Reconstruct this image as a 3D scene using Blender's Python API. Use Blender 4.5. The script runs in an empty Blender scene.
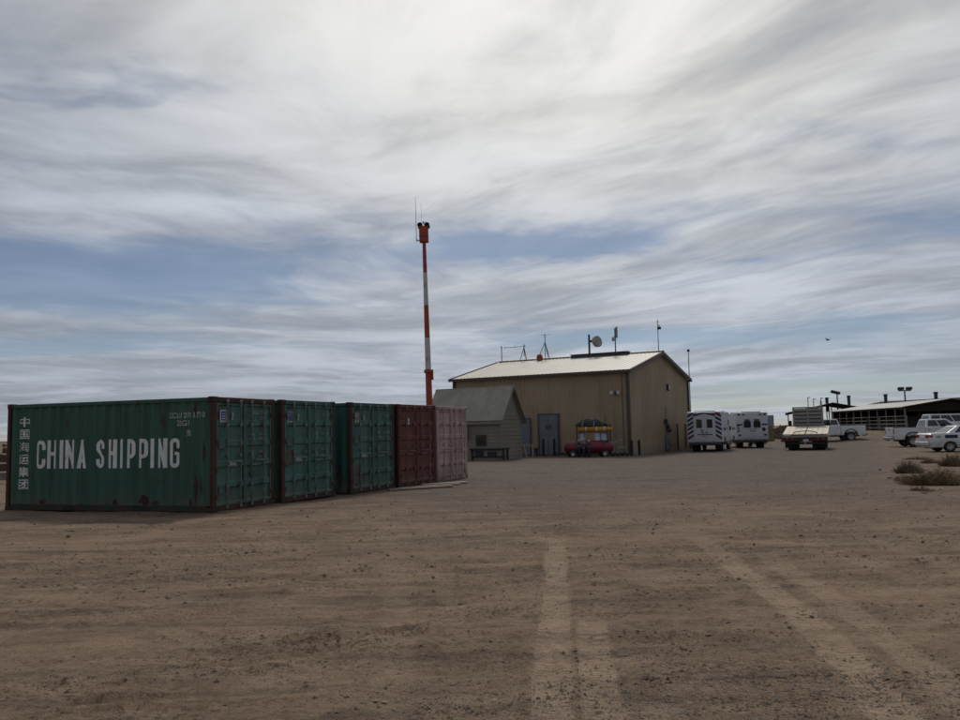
import bpy, bmesh, math, random
import numpy as np
from mathutils import Vector, Matrix
R = math.radians
random.seed(7); rng = np.random.default_rng(7)
S = bpy.context.scene; COL = S.collection

# ------------------------------------------------------------------ camera
CAM_H = 1.68; FPX = 830.0
PITCH = math.atan(71.7/830); ROLL = R(1.2)
_r0 = np.array([1, 0, 0.]); _f = np.array([0, math.cos(PITCH), math.sin(PITCH)]); _u0 = np.array([0, -math.sin(PITCH), math.cos(PITCH)])
_r = _r0*math.cos(ROLL)-_u0*math.sin(ROLL); _u = _u0*math.cos(ROLL)+_r0*math.sin(ROLL)
cd = bpy.data.cameras.new('camera'); cam = bpy.data.objects.new('camera', cd); COL.objects.link(cam)
cd.sensor_width = 36; cd.lens = 36*FPX/960; cd.clip_end = 20000; cd.clip_start = 0.05
cam.matrix_world = Matrix(((_r[0], _u[0], -_f[0], 0), (_r[1], _u[1], -_f[1], 0), (_r[2], _u[2], -_f[2], CAM_H), (0, 0, 0, 1)))
S.camera = cam
# ------------------------------------------------------------------ light
SUN_EL = R(46); SUN_AZ = R(9)            # azimuth clockwise from +Y
sun_dir = Vector((math.sin(SUN_AZ)*math.cos(SUN_EL), math.cos(SUN_AZ)*math.cos(SUN_EL), math.sin(SUN_EL)))
sd = bpy.data.lights.new('sun', 'SUN'); sd.energy = 1.5; sd.angle = R(10); sd.color = (1, .93, .83)
so = bpy.data.objects.new('sun', sd); COL.objects.link(so)
so.rotation_euler = sun_dir.to_track_quat('Z', 'Y').to_euler(); so.location = (0, 0, 60)
S.view_settings.view_transform = 'Standard'; S.view_settings.look = 'None'
S.view_settings.gamma = 1; S.view_settings.exposure = 0.10; S.view_settings.use_curve_mapping = False
S.cycles.use_denoising = True
S.cycles.max_bounces = 4; S.cycles.diffuse_bounces = 2; S.cycles.glossy_bounces = 2
S.cycles.use_adaptive_sampling = True; S.cycles.adaptive_threshold = .02

class NT:
    """small helper to write node trees as expressions"""
    def __init__(s, tree): s.t = tree; s.n = tree.nodes; s.l = tree.links
    def put(s, sock, v):
        if hasattr(v, 'links') or isinstance(v, bpy.types.NodeSocket): s.l.new(v, sock)
        else:
            if isinstance(v, (tuple, list)) and sock.type == 'RGBA' and len(v) == 3: v = (*v, 1)
            sock.default_value = v
    def m(s, op, a, b=None, c=None, clamp=False):
        n = s.n.new('ShaderNodeMath'); n.operation = op; n.use_clamp = clamp
        for i, v in enumerate((a, b, c)):
            if v is not None: s.put(n.inputs[i], v)
        return n.outputs[0]
    def vm(s, op, a, b=None, out=0):
        n = s.n.new('ShaderNodeVectorMath'); n.operation = op
        s.put(n.inputs[0], a)
        if b is not None: s.put(n.inputs[1], b)
        return n.outputs[out]
    def xyz(s, v):
        n = s.n.new('ShaderNodeSeparateXYZ'); s.put(n.inputs[0], v); return n.outputs
    def comb(s, x, y, z):
        n = s.n.new('ShaderNodeCombineXYZ')
        for i, v in enumerate((x, y, z)): s.put(n.inputs[i], v)
        return n.outputs[0]
    def noise(s, v, scale, detail=4, rough=.5, dist=0, out=0, lac=2):
        n = s.n.new('ShaderNodeTexNoise'); s.put(n.inputs['Vector'], v)
        n.inputs['Scale'].default_value = scale; n.inputs['Detail'].default_value = detail
        n.inputs['Roughness'].default_value = rough; n.inputs['Distortion'].default_value = dist
        n.inputs['Lacunarity'].default_value = lac
        return n.outputs[out]
    def ramp(s, v, a, b, lo=0, hi=1, smooth=True):
        n = s.n.new('ShaderNodeMapRange'); n.interpolation_type = 'SMOOTHSTEP' if smooth else 'LINEAR'
        s.put(n.inputs[0], v); n.inputs[1].default_value = a; n.inputs[2].default_value = b
        n.inputs[3].default_value = lo; n.inputs[4].default_value = hi
        return n.outputs[0]
    def mix(s, f, a, b, mode='MIX'):
        n = s.n.new('ShaderNodeMix'); n.data_type = 'RGBA'; n.blend_type = mode
        s.put(n.inputs[0], f); s.put(n.inputs[6], a); s.put(n.inputs[7], b); return n.outputs[2]
    def scale(s, v, k):
        n = s.n.new('ShaderNodeVectorMath'); n.operation = 'SCALE'; s.put(n.inputs[0], v); s.put(n.inputs[3], k); return n.outputs[0]
    def attr(s, name, out='Fac'):
        n = s.n.new('ShaderNodeAttribute'); n.attribute_name = name; return n.outputs[out]

# ------------------------------------------------------------------ sky: thin streaky cloud sheet over a Nishita sky
def cloudplane(px, py):
    v = _f+_r*(px-480)/FPX+_u*(360-py)/FPX; v = v/np.linalg.norm(v)
    return v[0]/(v[2]+.06), v[1]/(v[2]+.06)
W = bpy.data.worlds.new('World'); S.world = W; W.use_nodes = True
nt = NT(W.node_tree); nt.n.clear()
tc = nt.n.new('ShaderNodeTexCoord'); D = nt.vm('NORMALIZE', tc.outputs['Generated'])
dx, dy, dz = nt.xyz(D)
den = nt.m('ADD', nt.m('MAXIMUM', dz, 0.0), .06)
pu = nt.m('DIVIDE', dx, den); pv = nt.m('DIVIDE', dy, den)
P0 = nt.comb(pu, pv, 0.)
warp = nt.scale(nt.vm('SUBTRACT', nt.noise(P0, .5, 2, .5, out=1), (.5, .5, .5)), 1.1)
P1 = nt.vm('ADD', P0, warp)
u1, v1, _ = nt.xyz(P1)
# the streaks bend with the wind: w is constant along a streak
ul = nt.m('MULTIPLY', nt.m('TANH', nt.m('MULTIPLY', u1, .5)), 2.0)
sv = nt.m('ADD', v1, nt.m('ADD', nt.m('MULTIPLY', ul, .35), nt.m('MULTIPLY', nt.m('MULTIPLY', ul, ul), .36)))
su = u1
PS = nt.comb(nt.m('MULTIPLY', su, .85), sv, 3.7)
n_big = nt.noise(PS, .75, 4, .55, .3)
n_fine = nt.noise(nt.comb(nt.m('MULTIPLY', su, 1.05), sv, 9.1), 2.7, 8, .60, .5)
n_soft = nt.noise(nt.comb(nt.m('MULTIPLY', su, .7), sv, 1.3), 1.25, 4, .52, .2)
cover = nt.m('ADD', nt.m('MULTIPLY', n_big, .85), nt.m('MULTIPLY', n_fine, .34))
cover = nt.m('ADD', cover, nt.m('MULTIPLY', n_soft, .27))
GAPS = [(110, 276, 230, 32, .60), (545, 246, 95, 15, .50), (60, 345, 150, 12, .36), (720, 338, 150, 10, .42), (870, 322, 70, 8, .28),
        (840, 384, 190, 8, .42), (720, 404, 130, 8, .40), (95, 95, 190, 13, .20), (260, 116, 120, 10, .14), (860, 140, 150, 14, .15), (930, 215, 70, 12, .14),
        (320, 302, 130, 10, .16), (740, 262, 25, 6, .2), (560, 340, 100, 12, .28)]
# small offsets keep the openings ragged instead of oval
q1 = nt.scale(nt.vm('SUBTRACT', nt.noise(P0, 2.2, 4, .6, out=1), (.5, .5, .5)), .75)
gx, gy, _ = nt.xyz(nt.vm('ADD', P0, q1))
gap = None
for (px, py, rx, ry, k) in GAPS:
    c = cloudplane(px, py); e = cloudplane(px+rx, py); t1 = cloudplane(px, py-ry); t2 = cloudplane(px, py+ry)
    ru = abs(e[0]-c[0]); rv = abs(t1[1]-t2[1])/2
    a = nt.m('MULTIPLY', nt.m('SUBTRACT', gx, c[0]), 1/ru); b = nt.m('MULTIPLY', nt.m('SUBTRACT', gy, c[1]), 1/rv)
    q = nt.m('ADD', nt.m('MULTIPLY', a, a), nt.m('MULTIPLY', b, b))
    g = nt.m('MULTIPLY', nt.m('POWER', 2.718, nt.m('MULTIPLY', q, -.9)), k)
    gap = g if gap is None else nt.m('ADD', gap, g)
cover = nt.m('SUBTRACT', cover, gap)
cov = nt.ramp(cover, .31, .80)
cov = nt.m('MULTIPLY', nt.m('ADD', nt.m('MULTIPLY', cov, .74), .26), nt.ramp(dz, -.02, .02))
# forward scattering: cloud is brightest round the sun and greyer away from it
cosS = nt.vm('DOT_PRODUCT', D, tuple(sun_dir), out=1)
fwd = nt.m('POWER', nt.m('MULTIPLY', nt.m('ADD', cosS, 1.0), .5), 9.0)
lum = nt.m('ADD', nt.m('MULTIPLY', fwd, .48), .325)
thick = nt.ramp(nt.m('ADD', nt.m('MULTIPLY', n_soft, .66), nt.m('MULTIPLY', n_fine, .34)), .34, .66, .72, 1.20)
lum = nt.m('MULTIPLY', lum, thick)
ccol = nt.mix(nt.ramp(fwd, .15, .75), (.86, .94, 1.08), (1.01, 1.0, .975))
cbg = nt.n.new('ShaderNodeBackground'); nt.put(cbg.inputs[0], ccol); nt.put(cbg.inputs[1], lum)
sky = nt.n.new('ShaderNodeTexSky'); sky.sky_type = 'NISHITA'; sky.sun_disc = False
sky.sun_elevation = SUN_EL; sky.sun_rotation = SUN_AZ; sky.altitude = 1200; sky.dust_density = .3; sky.air_density = 1.0
sbg = nt.n.new('ShaderNodeBackground'); nt.put(sbg.inputs[0], nt.mix(1., sky.outputs[0], (.84, .86, .94), 'MULTIPLY')); sbg.inputs[1].default_value = .05
ms = nt.n.new('ShaderNodeMixShader'); nt.put(ms.inputs[0], cov); nt.l.new(sbg.outputs[0], ms.inputs[1]); nt.l.new(cbg.outputs[0], ms.inputs[2])
wo = nt.n.new('ShaderNodeOutputWorld'); nt.l.new(ms.outputs[0], wo.inputs[0])

# ------------------------------------------------------------------ pixel helpers (used to find where things stand)
_C = np.array([0, 0, CAM_H])
def ray(px, py): return _f+_r*(px-480)/FPX+_u*(360-py)/FPX
def G(px, py, z=0.):
    v = ray(px, py); return _C+v*((z-CAM_H)/v[2])
def sstep(a, b, x):
    t = np.clip((x-a)/(b-a), 0, 1); return t*t*(3-2*t)
def terrain(x, y):
    """large form of the ground"""
    return .9*sstep(58, 86, y)*sstep(25, 36, x) + .5*sstep(68, 84, y)*sstep(24, 27, x)*(1-sstep(27, 31, x))*.8
def gz(x, y): return float(terrain(np.float64(x), np.float64(y)))

# ------------------------------------------------------------------ materials
def mat(name, col, rough=.6, var=.12, scale=3., stretch=(1, 1, 1), dirt=None, dirt_amt=.0, dirt_scale=1.5, metal=0., bump=.0, bump_scale=40., spec=.4, coat=0., low_dirt=None, low_z=(.0, .9), dirt_stretch=None):
    m = bpy.data.materials.new(name); m.use_nodes = True
    n = NT(m.node_tree); b = n.n['Principled BSDF']
    tc = n.n.new('ShaderNodeTexCoord'); o = tc.outputs['Object']
    geo = n.n.new('ShaderNodeObjectInfo')
    v = n.vm('MULTIPLY', o, stretch)
    nn = n.noise(v, scale, 5, .6)
    lo = tuple(c*(1-var) for c in col); hi = tuple(min(1, c*(1+var)) for c in col)
    c = n.mix(n.ramp(nn, .3, .7), lo, hi)
    if dirt:
        d1 = n.noise(n.vm('MULTIPLY', o, dirt_stretch or stretch), dirt_scale, 7, .65, .3)
        c = n.mix(n.m('MULTIPLY', n.ramp(d1, .62-dirt_amt*.35, .74-dirt_amt*.2), .85), c, dirt)
    if low_dirt:
        z = n.xyz(o)[2]
        f = n.m('MULTIPLY', n.ramp(z, low_z[0], low_z[1], 1, 0), n.ramp(n.noise(o, 5, 5, .65), .3, .7, .1, .9))
        c = n.mix(f, c, low_dirt)
    n.put(b.inputs['Base Color'], c)
    rr = n.m('ADD', n.m('MULTIPLY', nn, .25), rough-.12, clamp=True); n.put(b.inputs['Roughness'], rr)
    b.inputs['Metallic'].default_value = metal; b.inputs['Specular IOR Level'].default_value = spec
    b.inputs['Coat Weight'].default_value = coat
    if bump:
        bn = n.n.new('ShaderNodeBump'); bn.inputs['Strength'].default_value = bump; bn.inputs['Distance'].default_value = .01
        n.put(bn.inputs['Height'], n.noise(o, bump_scale, 4, .6)); n.l.new(bn.outputs[0], b.inputs['Normal'])
    return m
RUST = (.055, .022, .012); DUST = (.14, .105, .075)
def paint(name, col, **k):
    a = dict(rough=.62, var=.22, scale=1.6, stretch=(2.5, 2.5, .35), dirt=RUST, dirt_amt=.12, dirt_scale=2.2, dirt_stretch=(1.4, 1.4, .5), low_dirt=DUST, low_z=(.0, .55), bump=.15, bump_scale=9, spec=.3); a.update(k)
    return mat(name, col, **a)
M = dict(
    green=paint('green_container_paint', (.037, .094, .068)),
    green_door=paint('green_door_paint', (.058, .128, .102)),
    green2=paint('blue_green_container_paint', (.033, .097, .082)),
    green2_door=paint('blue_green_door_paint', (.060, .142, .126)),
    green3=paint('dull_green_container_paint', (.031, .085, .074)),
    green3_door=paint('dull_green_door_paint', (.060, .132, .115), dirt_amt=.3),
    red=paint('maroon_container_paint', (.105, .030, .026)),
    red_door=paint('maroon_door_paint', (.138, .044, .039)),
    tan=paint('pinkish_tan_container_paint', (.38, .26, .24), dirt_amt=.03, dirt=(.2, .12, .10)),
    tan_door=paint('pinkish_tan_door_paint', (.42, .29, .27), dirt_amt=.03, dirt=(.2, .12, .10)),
    rustpost=mat('rusty_dark_steel', (.046, .020, .014), .75, .4, 4, dirt=(.07, .03, .018), dirt_amt=.5, dirt_scale=3, bump=.3, bump_scale=25),
    darkpost=mat('dark_green_steel', (.02, .028, .022), .7, .3, 4, dirt=RUST, dirt_amt=.55, dirt_scale=2.5, bump=.2),
    redpost=mat('dark_maroon_steel', (.05, .013, .013), .7, .3, 4, dirt=RUST, dirt_amt=.4, dirt_scale=2.5, bump=.2),
    bar=mat('worn_galvanised_bar', (.11, .14, .13), .5, .3, 8, dirt=RUST, dirt_amt=.3, dirt_scale=6, metal=.2),
    redbar=mat('worn_maroon_bar', (.13, .06, .06), .55, .3, 8, metal=.1),
    tanbar=mat('worn_tan_bar', (.34, .24, .225), .55, .3, 8, dirt=(.12, .08, .07), dirt_amt=.3, dirt_scale=5),
    gasket=mat('black_rubber_gasket', (.012, .012, .012), .8),
    white_paint=mat('weathered_white_lettering', (.68, .68, .66), .7, .12, 5, (3, 3, .5), dirt=(.10, .13, .12), dirt_amt=.1, dirt_scale=5),
    codes=mat('worn_code_lettering', (.40, .42, .41), .7, .2, 6),
    faded=mat('faded_lettering', (.34, .37, .36), .7, .35, 9, dirt=(.06, .09, .08), dirt_amt=.6, dirt_scale=12),
    patch=mat('faded_paint_patch', (.07, .12, .105), .7, .25, 3),
    brownpatch=mat('brown_paint_patch', (.09, .075, .06), .7, .25, 3),
    blue=mat('blue_sticker', (.05, .06, .20), .5, .1, 4),
    sticker=mat('white_sticker', (.42, .43, .45), .5, .15, 6),
    steel=mat('galvanised_steel', (.26, .27, .27), .45, .2, 6, metal=.5),
    darksteel=mat('dark_weathered_steel', (.05, .05, .05), .6, .3, 6),
    black=mat('matt_black', (.014, .014, .015), .7, .2, 6),
    rubber=mat('tyre_rubber', (.018, .017, .016), .9, .3, 6, dirt=DUST, dirt_amt=.35, dirt_scale=3),
    rim=mat('alloy_rim', (.30, .30, .30), .35, .15, 6, metal=.7),
    glass=mat('dark_vehicle_glass', (.012, .014, .016), .08, .05, 2, spec=.6),
    carwhite=mat('white_vehicle_paint', (.62, .63, .64), .35, .04, 2, low_dirt=(.30, .25, .2), low_z=(.25, .9), coat=.25),
    ambwhite=mat('white_ambulance_paint', (.52, .53, .56), .42, .06, 1.5, low_dirt=(.26, .22, .18), low_z=(.4, 1.2), dirt=(.36, .34, .31), dirt_amt=.1, dirt_scale=1.3),
    chrome=mat('bumper_metal', (.35, .35, .36), .3, .1, 5, metal=.9),
    lens=mat('unlit_dark_red_lens', (.13, .012, .014), .3, .1, 5),
    tail=mat('red_lamp_lens', (.30, .012, .012), .3, .1, 5),
    amber=mat('amber_lamp_lens', (.45, .14, .02), .3, .1, 5),
    navy=mat('dark_blue_marking', (.015, .018, .04), .5, .1, 3),
    wall=mat('tan_metal_cladding', (.315, .238, .158), .6, .12, .7, (1, 1, .3), dirt=(.225, .165, .11), dirt_amt=.06, dirt_scale=1.1, dirt_stretch=(1.6, 1.6, .13), low_dirt=(.22, .165, .115), low_z=(0, .7), spec=.3),
    wall2=mat('grey_tan_shed_siding', (.215, .195, .158), .7, .10, 1, spec=.2),
    shedroof=mat('weathered_grey_shed_roofing', (.30, .285, .24), .8, .14, 1.2, (1, 1, .5), spec=.2, bump=.2, bump_scale=30),
    roof=mat('pale_metal_roofing', (.50, .47, .40), .45, .06, .5, dirt=(.42, .38, .31), dirt_amt=.15, dirt_scale=.6, spec=.4),
    trim=mat('brown_metal_trim', (.075, .058, .045), .55, .15, 3),
    greydoor=mat('blue_grey_door_paint', (.135, .155, .180), .55, .1, 1.2),
    greydoor2=mat('darker_grey_frame_paint', (.06, .072, .085), .55, .1, 2),
    orange=mat('orange_red_mast_paint', (.30, .048, .026), .5, .22, 2.5, dirt=(.16, .03, .02), dirt_amt=.2, dirt_scale=3),
    mastwhite=mat('white_mast_paint', (.46, .46, .45), .5, .1, 2.5, dirt=(.26, .24, .21), dirt_amt=.25, dirt_scale=3),
    dish=mat('dull_tan_dish_cover', (.27, .25, .23), .6, .15, 2),
    wood=mat('weathered_pale_wood', (.30, .23, .16), .8, .25, 4, (6, 6, 1), bump=.2),
    darkwood=mat('dark_weathered_wood', (.075, .055, .044), .8, .3, 3, (6, 1, 1)),
    redtank=mat('dark_red_painted_tank', (.17, .018, .028), .4, .2, 2, dirt=(.08, .015, .02), dirt_amt=.2),
    plastic=mat('white_plastic', (.50, .51, .56), .5, .08, 3),
    yellow=mat('yellow_plastic', (.48, .22, .016), .5, .15, 3),
    tarp=mat('dark_tarpaulin', (.020, .024, .022), .6, .3, 4),
    cylblue=mat('dark_navy_cylinder_paint', (.017, .016, .032), .45, .2, 4),
    cream=mat('cream_painted_decking', (.56, .49, .38), .6, .15, 1.2, (1, 3, 1), dirt=(.34, .27, .20), dirt_amt=.25, dirt_scale=1.5),
    rackgrey=mat('pale_grey_headboard_paint', (.24, .23, .21), .55, .15, 2),
    post=mat('pale_pipe_post', (.20, .175, .155), .6, .2, 3),
    barnroof=mat('dull_light_barn_roofing', (.32, .31, .29), .5, .15, .4),
    barndark=mat('rusted_roofing_and_inner_shade', (.034, .027, .024), .9, .3, .5, spec=.05),  # dark roofs; on the sheds' inner walls it also carries the shade
    olive=mat('pale_olive_sheet', (.17, .165, .125), .6, .2, .4),
    far=mat('far_pale_blue_wall', (.20, .24, .28), .7, .1, .2),
    twig=mat('dry_brown_twigs', (.215, .155, .092), .9, .45, 2, spec=.1),
    twig2=mat('dry_greyish_twigs', (.170, .135, .090), .9, .4, 2, spec=.1),
    stone=mat('gravel_stone', (.185, .150, .118), .9, .55, 2.3, spec=.15),
    paper=mat('pale_cardboard', (.36, .32, .27), .8, .2, 3),
    hydrant=mat('dusty_tan_pipe_paint', (.26, .17, .10), .6, .2, 3),
)

# ------------------------------------------------------------------ mesh helpers
class MB:
    def __init__(s): s.v = []; s.f = []
    def add(s, vs, fs):
        o = len(s.v); s.v += [tuple(map(float, q)) for q in vs]; s.f += [tuple(i+o for i in f) for f in fs]; return s
    def box(s, c, d, rz=0., ch=0.):
        """box centred at c with size d; ch chamfers the edges"""
        hx, hy, hz = d[0]/2, d[1]/2, d[2]/2
        bm = bmesh.new(); bmesh.ops.create_cube(bm, size=1)
        bmesh.ops.scale(bm, vec=d, verts=bm.verts)
        if ch: bmesh.ops.bevel(bm, geom=bm.edges[:], offset=ch, segments=1 if ch < .05 else 2, affect='EDGES', profile=.5)
        if rz: bmesh.ops.rotate(bm, cent=(0, 0, 0), matrix=Matrix.Rotation(rz, 3, 'Z'), verts=bm.verts)
        bm.verts.index_update()
        s.add([(q.co.x+c[0], q.co.y+c[1], q.co.z+c[2]) for q in bm.verts], [[q.index for q in f.verts] for f in bm.faces]); bm.free(); return s
    def bx(s, x0, x1, y0, y1, z0, z1, ch=0.): return s.box(((x0+x1)/2, (y0+y1)/2, (z0+z1)/2), (abs(x1-x0), abs(y1-y0), abs(z1-z0)), 0, ch)
    def cyl(s, p, q, r0, r1=None, n=10, caps=True):
        r1 = r0 if r1 is None else r1
        p = Vector(p); q = Vector(q); a = (q-p).normalized(); b = a.orthogonal().normalized(); c = a.cross(b)
        vs = []
        for o, r in ((p, r0), (q, r1)):
            for i in range(n):
                t = 2*math.pi*i/n; vs.append(o+b*(r*math.cos(t))+c*(r*math.sin(t)))
        fs = [(i, (i+1) % n, n+(i+1) % n, n+i) for i in range(n)]
        if caps: fs += [tuple(range(n-1, -1, -1)), tuple(range(n, 2*n))]
        return s.add(vs, fs)
    def lathe(s, c, prof, n=20, axis='z'):
        """prof: list of (radius, height)"""
        vs = []; k = len(prof)
        for i in range(n):
            t = 2*math.pi*i/n; ct, st = math.cos(t), math.sin(t)
            for r, h in prof:
                q = {'z': (r*ct, r*st, h), 'y': (r*ct, h, r*st), 'x': (h, r*ct, r*st)}[axis]
                vs.append((c[0]+q[0], c[1]+q[1], c[2]+q[2]))
        fs = [(i*k+j, i*k+j+1, ((i+1) % n)*k+j+1, ((i+1) % n)*k+j) for i in range(n) for j in range(k-1)]
        return s.add(vs, fs)
    def prism(s, poly, y0, y1):
        """polygon of (x,z) extruded along y"""
        n = len(poly); vs = [(x, y0, z) for x, z in poly]+[(x, y1, z) for x, z in poly]
        return s.add(vs, [tuple(range(n)), tuple(range(2*n-1, n-1, -1))]+[(i, i+n, (i+1) % n+n, (i+1) % n) for i in range(n)])
    def quad(s, a, b, c, d): return s.add([a, b, c, d], [(0, 1, 2, 3)])
    def slab(s, a, b, c, d, t):
        """quad a b c d thickened by t against its normal"""
        A = [Vector(q) for q in (a, b, c, d)]; nn = (A[1]-A[0]).cross(A[3]-A[0]).normalized()*t
        vs = A+[q-nn for q in A]
        return s.add(vs, [(0, 1, 2, 3), (7, 6, 5, 4), (0, 4, 5, 1), (1, 5, 6, 2), (2, 6, 7, 3), (3, 7, 4, 0)])
    def mesh(s, name, m, smooth=False):
        me = bpy.data.meshes.new(name); me.from_pydata(s.v, [], s.f)
        bm = bmesh.new(); bm.from_mesh(me); bmesh.ops.recalc_face_normals(bm, faces=bm.faces); bm.to_mesh(me); bm.free()
        me.materials.append(m)
        if smooth:
            me.shade_smooth() if hasattr(me, 'shade_smooth') else None
            try: me.set_sharp_from_angle(angle=R(38))
            except Exception: pass
        me.update(); return me
    def build(s, name, m, parent=None, smooth=False):
        return link(name, s.mesh(name, m, smooth), parent)
def link(name, me, parent=None):
    o = bpy.data.objects.new(name, me); COL.objects.link(o)
    if parent is not None: o.parent = parent
    return o
def tag(o, label=None, cat=None, group=None, kind=None):
    if label: o['label'] = label
    if cat: o['category'] = cat
    if group: o['group'] = group
    if kind: o['kind'] = kind
    return o
def thing(name, label, cat, loc=(0, 0, 0), rz=0., group=None):
    o = bpy.data.objects.new(name, None); COL.objects.link(o); o.empty_display_size = .3
    o.location = loc; o.rotation_euler = (0, 0, rz); return tag(o, label, cat, group)
def B(*a): return MB().bx(*a)

_txt = {}
def text_bm(body, height, width=None, bold=0.0):
    """outline text as a bmesh in the xy plane, lower left at 0,0, cap height = height"""
    key = (body, bold)
    if key not in _txt:
        cu = bpy.data.curves.new('t', 'FONT'); cu.body = body; cu.size = 1; cu.offset = bold; cu.resolution_u = 3; cu.fill_mode = 'FRONT'
        o = bpy.data.objects.new('t', cu); COL.objects.link(o)
        bpy.context.view_layer.update(); dg = bpy.context.evaluated_depsgraph_get()
        me = o.evaluated_get(dg).to_mesh()
        _txt[key] = ([tuple(v.co) for v in me.vertices], [tuple(p.vertices) for p in me.polygons])
        bpy.data.objects.remove(o); bpy.data.curves.remove(cu)
    vs, fs = _txt[key]
    x0 = min(v[0] for v in vs); x1 = max(v[0] for v in vs); y0 = min(v[1] for v in vs); y1 = max(v[1] for v in vs)
    sy = height/(y1-y0); sx = (width/(x1-x0)) if width else sy
    bm = bmesh.new(); bv = [bm.verts.new(((v[0]-x0)*sx, (v[1]-y0)*sy, 0)) for v in vs]
    for f in fs:
        try: bm.faces.new([bv[i] for i in f])
        except ValueError: pass
    return bm
def text_obj(name, body, height, width, m, fn, parent, bold=0., cuts=None):
    """fn maps a flat (x, y) text point onto the surface that carries it"""
    bm = text_bm(body, height, width, bold)
    for c in (cuts or []):
        bmesh.ops.bisect_plane(bm, geom=bm.verts[:]+bm.edges[:]+bm.faces[:], plane_co=(c, 0, 0), plane_no=(1, 0, 0))
    for v in bm.verts: v.co = fn(v.co.x, v.co.y)
    me = bpy.data.meshes.new(name); bm.to_mesh(me); bm.free(); me.materials.append(m)
    return link(name, me, parent)
# ------------------------------------------------------------------ ground
def vnoise(x, y, seed):
    r = np.random.default_rng(seed); T = r.random((256, 256))
    xi = np.floor(x).astype(int); yi = np.floor(y).astype(int); fx = x-xi; fy = y-yi
    fx = fx*fx*(3-2*fx); fy = fy*fy*(3-2*fy)
    a = T[xi % 256, yi % 256]; b = T[(xi+1) % 256, yi % 256]; c = T[xi % 256, (yi+1) % 256]; d = T[(xi+1) % 256, (yi+1) % 256]
    return (a*(1-fx)+b*fx)*(1-fy)+(c*(1-fx)+d*fx)*fy-.5
# tyre tracks: (points on the ground, half width, lightness, depth, edge ridge)
def gl(pts): return [tuple(G(*q)[:2]) for q in pts]
TRACKS = [
    (gl([(556, 530), (556, 560), (556, 600), (553, 660), (551, 722), (548, 800)]), .15, 1.0, .009, .006),
    (gl([(589, 602), (593, 640), (600, 690), (605, 724), (612, 800)]), .135, 1.0, .009, .006),
    (gl([(515, 606), (530, 630), (545, 665), (552, 720)]), .10, .30, .010, .014),
    (gl([(566, 610), (582, 640), (590, 690)]), .05, .25, .006, .012),
    (gl([(690, 532), (735, 564), (790, 606), (840, 650), (885, 700), (930, 760)]), .17, .95, .008, .004),
    (gl([(752, 545), (822, 590), (898, 645), (962, 700), (1030, 765)]), .15, .65, .007, .004),
    (gl([(780, 535), (860, 560), (960, 600), (1050, 640)]), .16, .35, .008, .006),
    (gl([(850, 530), (960, 570), (1050, 600)]), .16, .30, .006, .006),
    (gl([(-60, 700), (60, 682), (120, 673), (260, 660), (400, 640)]), .11, .35, .025, .040),
    (gl([(20, 634), (100, 622), (170, 616), (330, 606)]), .10, .30, .022, .036),
    (gl([(30, 708), (130, 700), (230, 697)]), .10, .30, .025, .040),
    (gl([(180, 655), (300, 644), (420, 632), (560, 602)]), .10, .30, .022, .034),
    (gl([(100, 588), (240, 580), (420, 560), (560, 530)]), .12, .15, .010, .012),
    (gl([(-40, 640), (80, 700), (140, 760)]), .12, .18, .010, .010),
    (gl([(385, 520), (395, 560), (400, 620), (395, 700), (380, 780)]), .14, .20, .006, .006),
    (gl([(425, 515), (440, 560), (455, 620), (470, 700), (480, 780)]), .14, .16, .006, .006),
    (gl([(480, 560), (600, 585), (720, 575), (860, 545)]), .13, .18, .006, .006),
    (gl([(560, 690), (700, 650), (850, 640), (1000, 610)]), .13, .16, .006, .008),
    (gl([(620, 530), (660, 580), (700, 650), (730, 740)]), .13, .16, .006, .006),
    (gl([(-60, 560), (120, 556), (320, 545), (520, 520)]), .14, .22, .008, .012),
    (gl([(-60, 600), (60, 596), (200, 640), (330, 720)]), .12, .16, .008, .012),
    (gl([(640, 500), (760, 505), (900, 530), (1000, 560)]), .16, .22, .004, .004),
    (gl([(840, 600), (900, 588), (960, 590), (1040, 600)]), .14, .40, .006, .006),
    (gl([(860, 640), (930, 618), (1000, 610)]), .13, .30, .006, .006),
]
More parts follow.
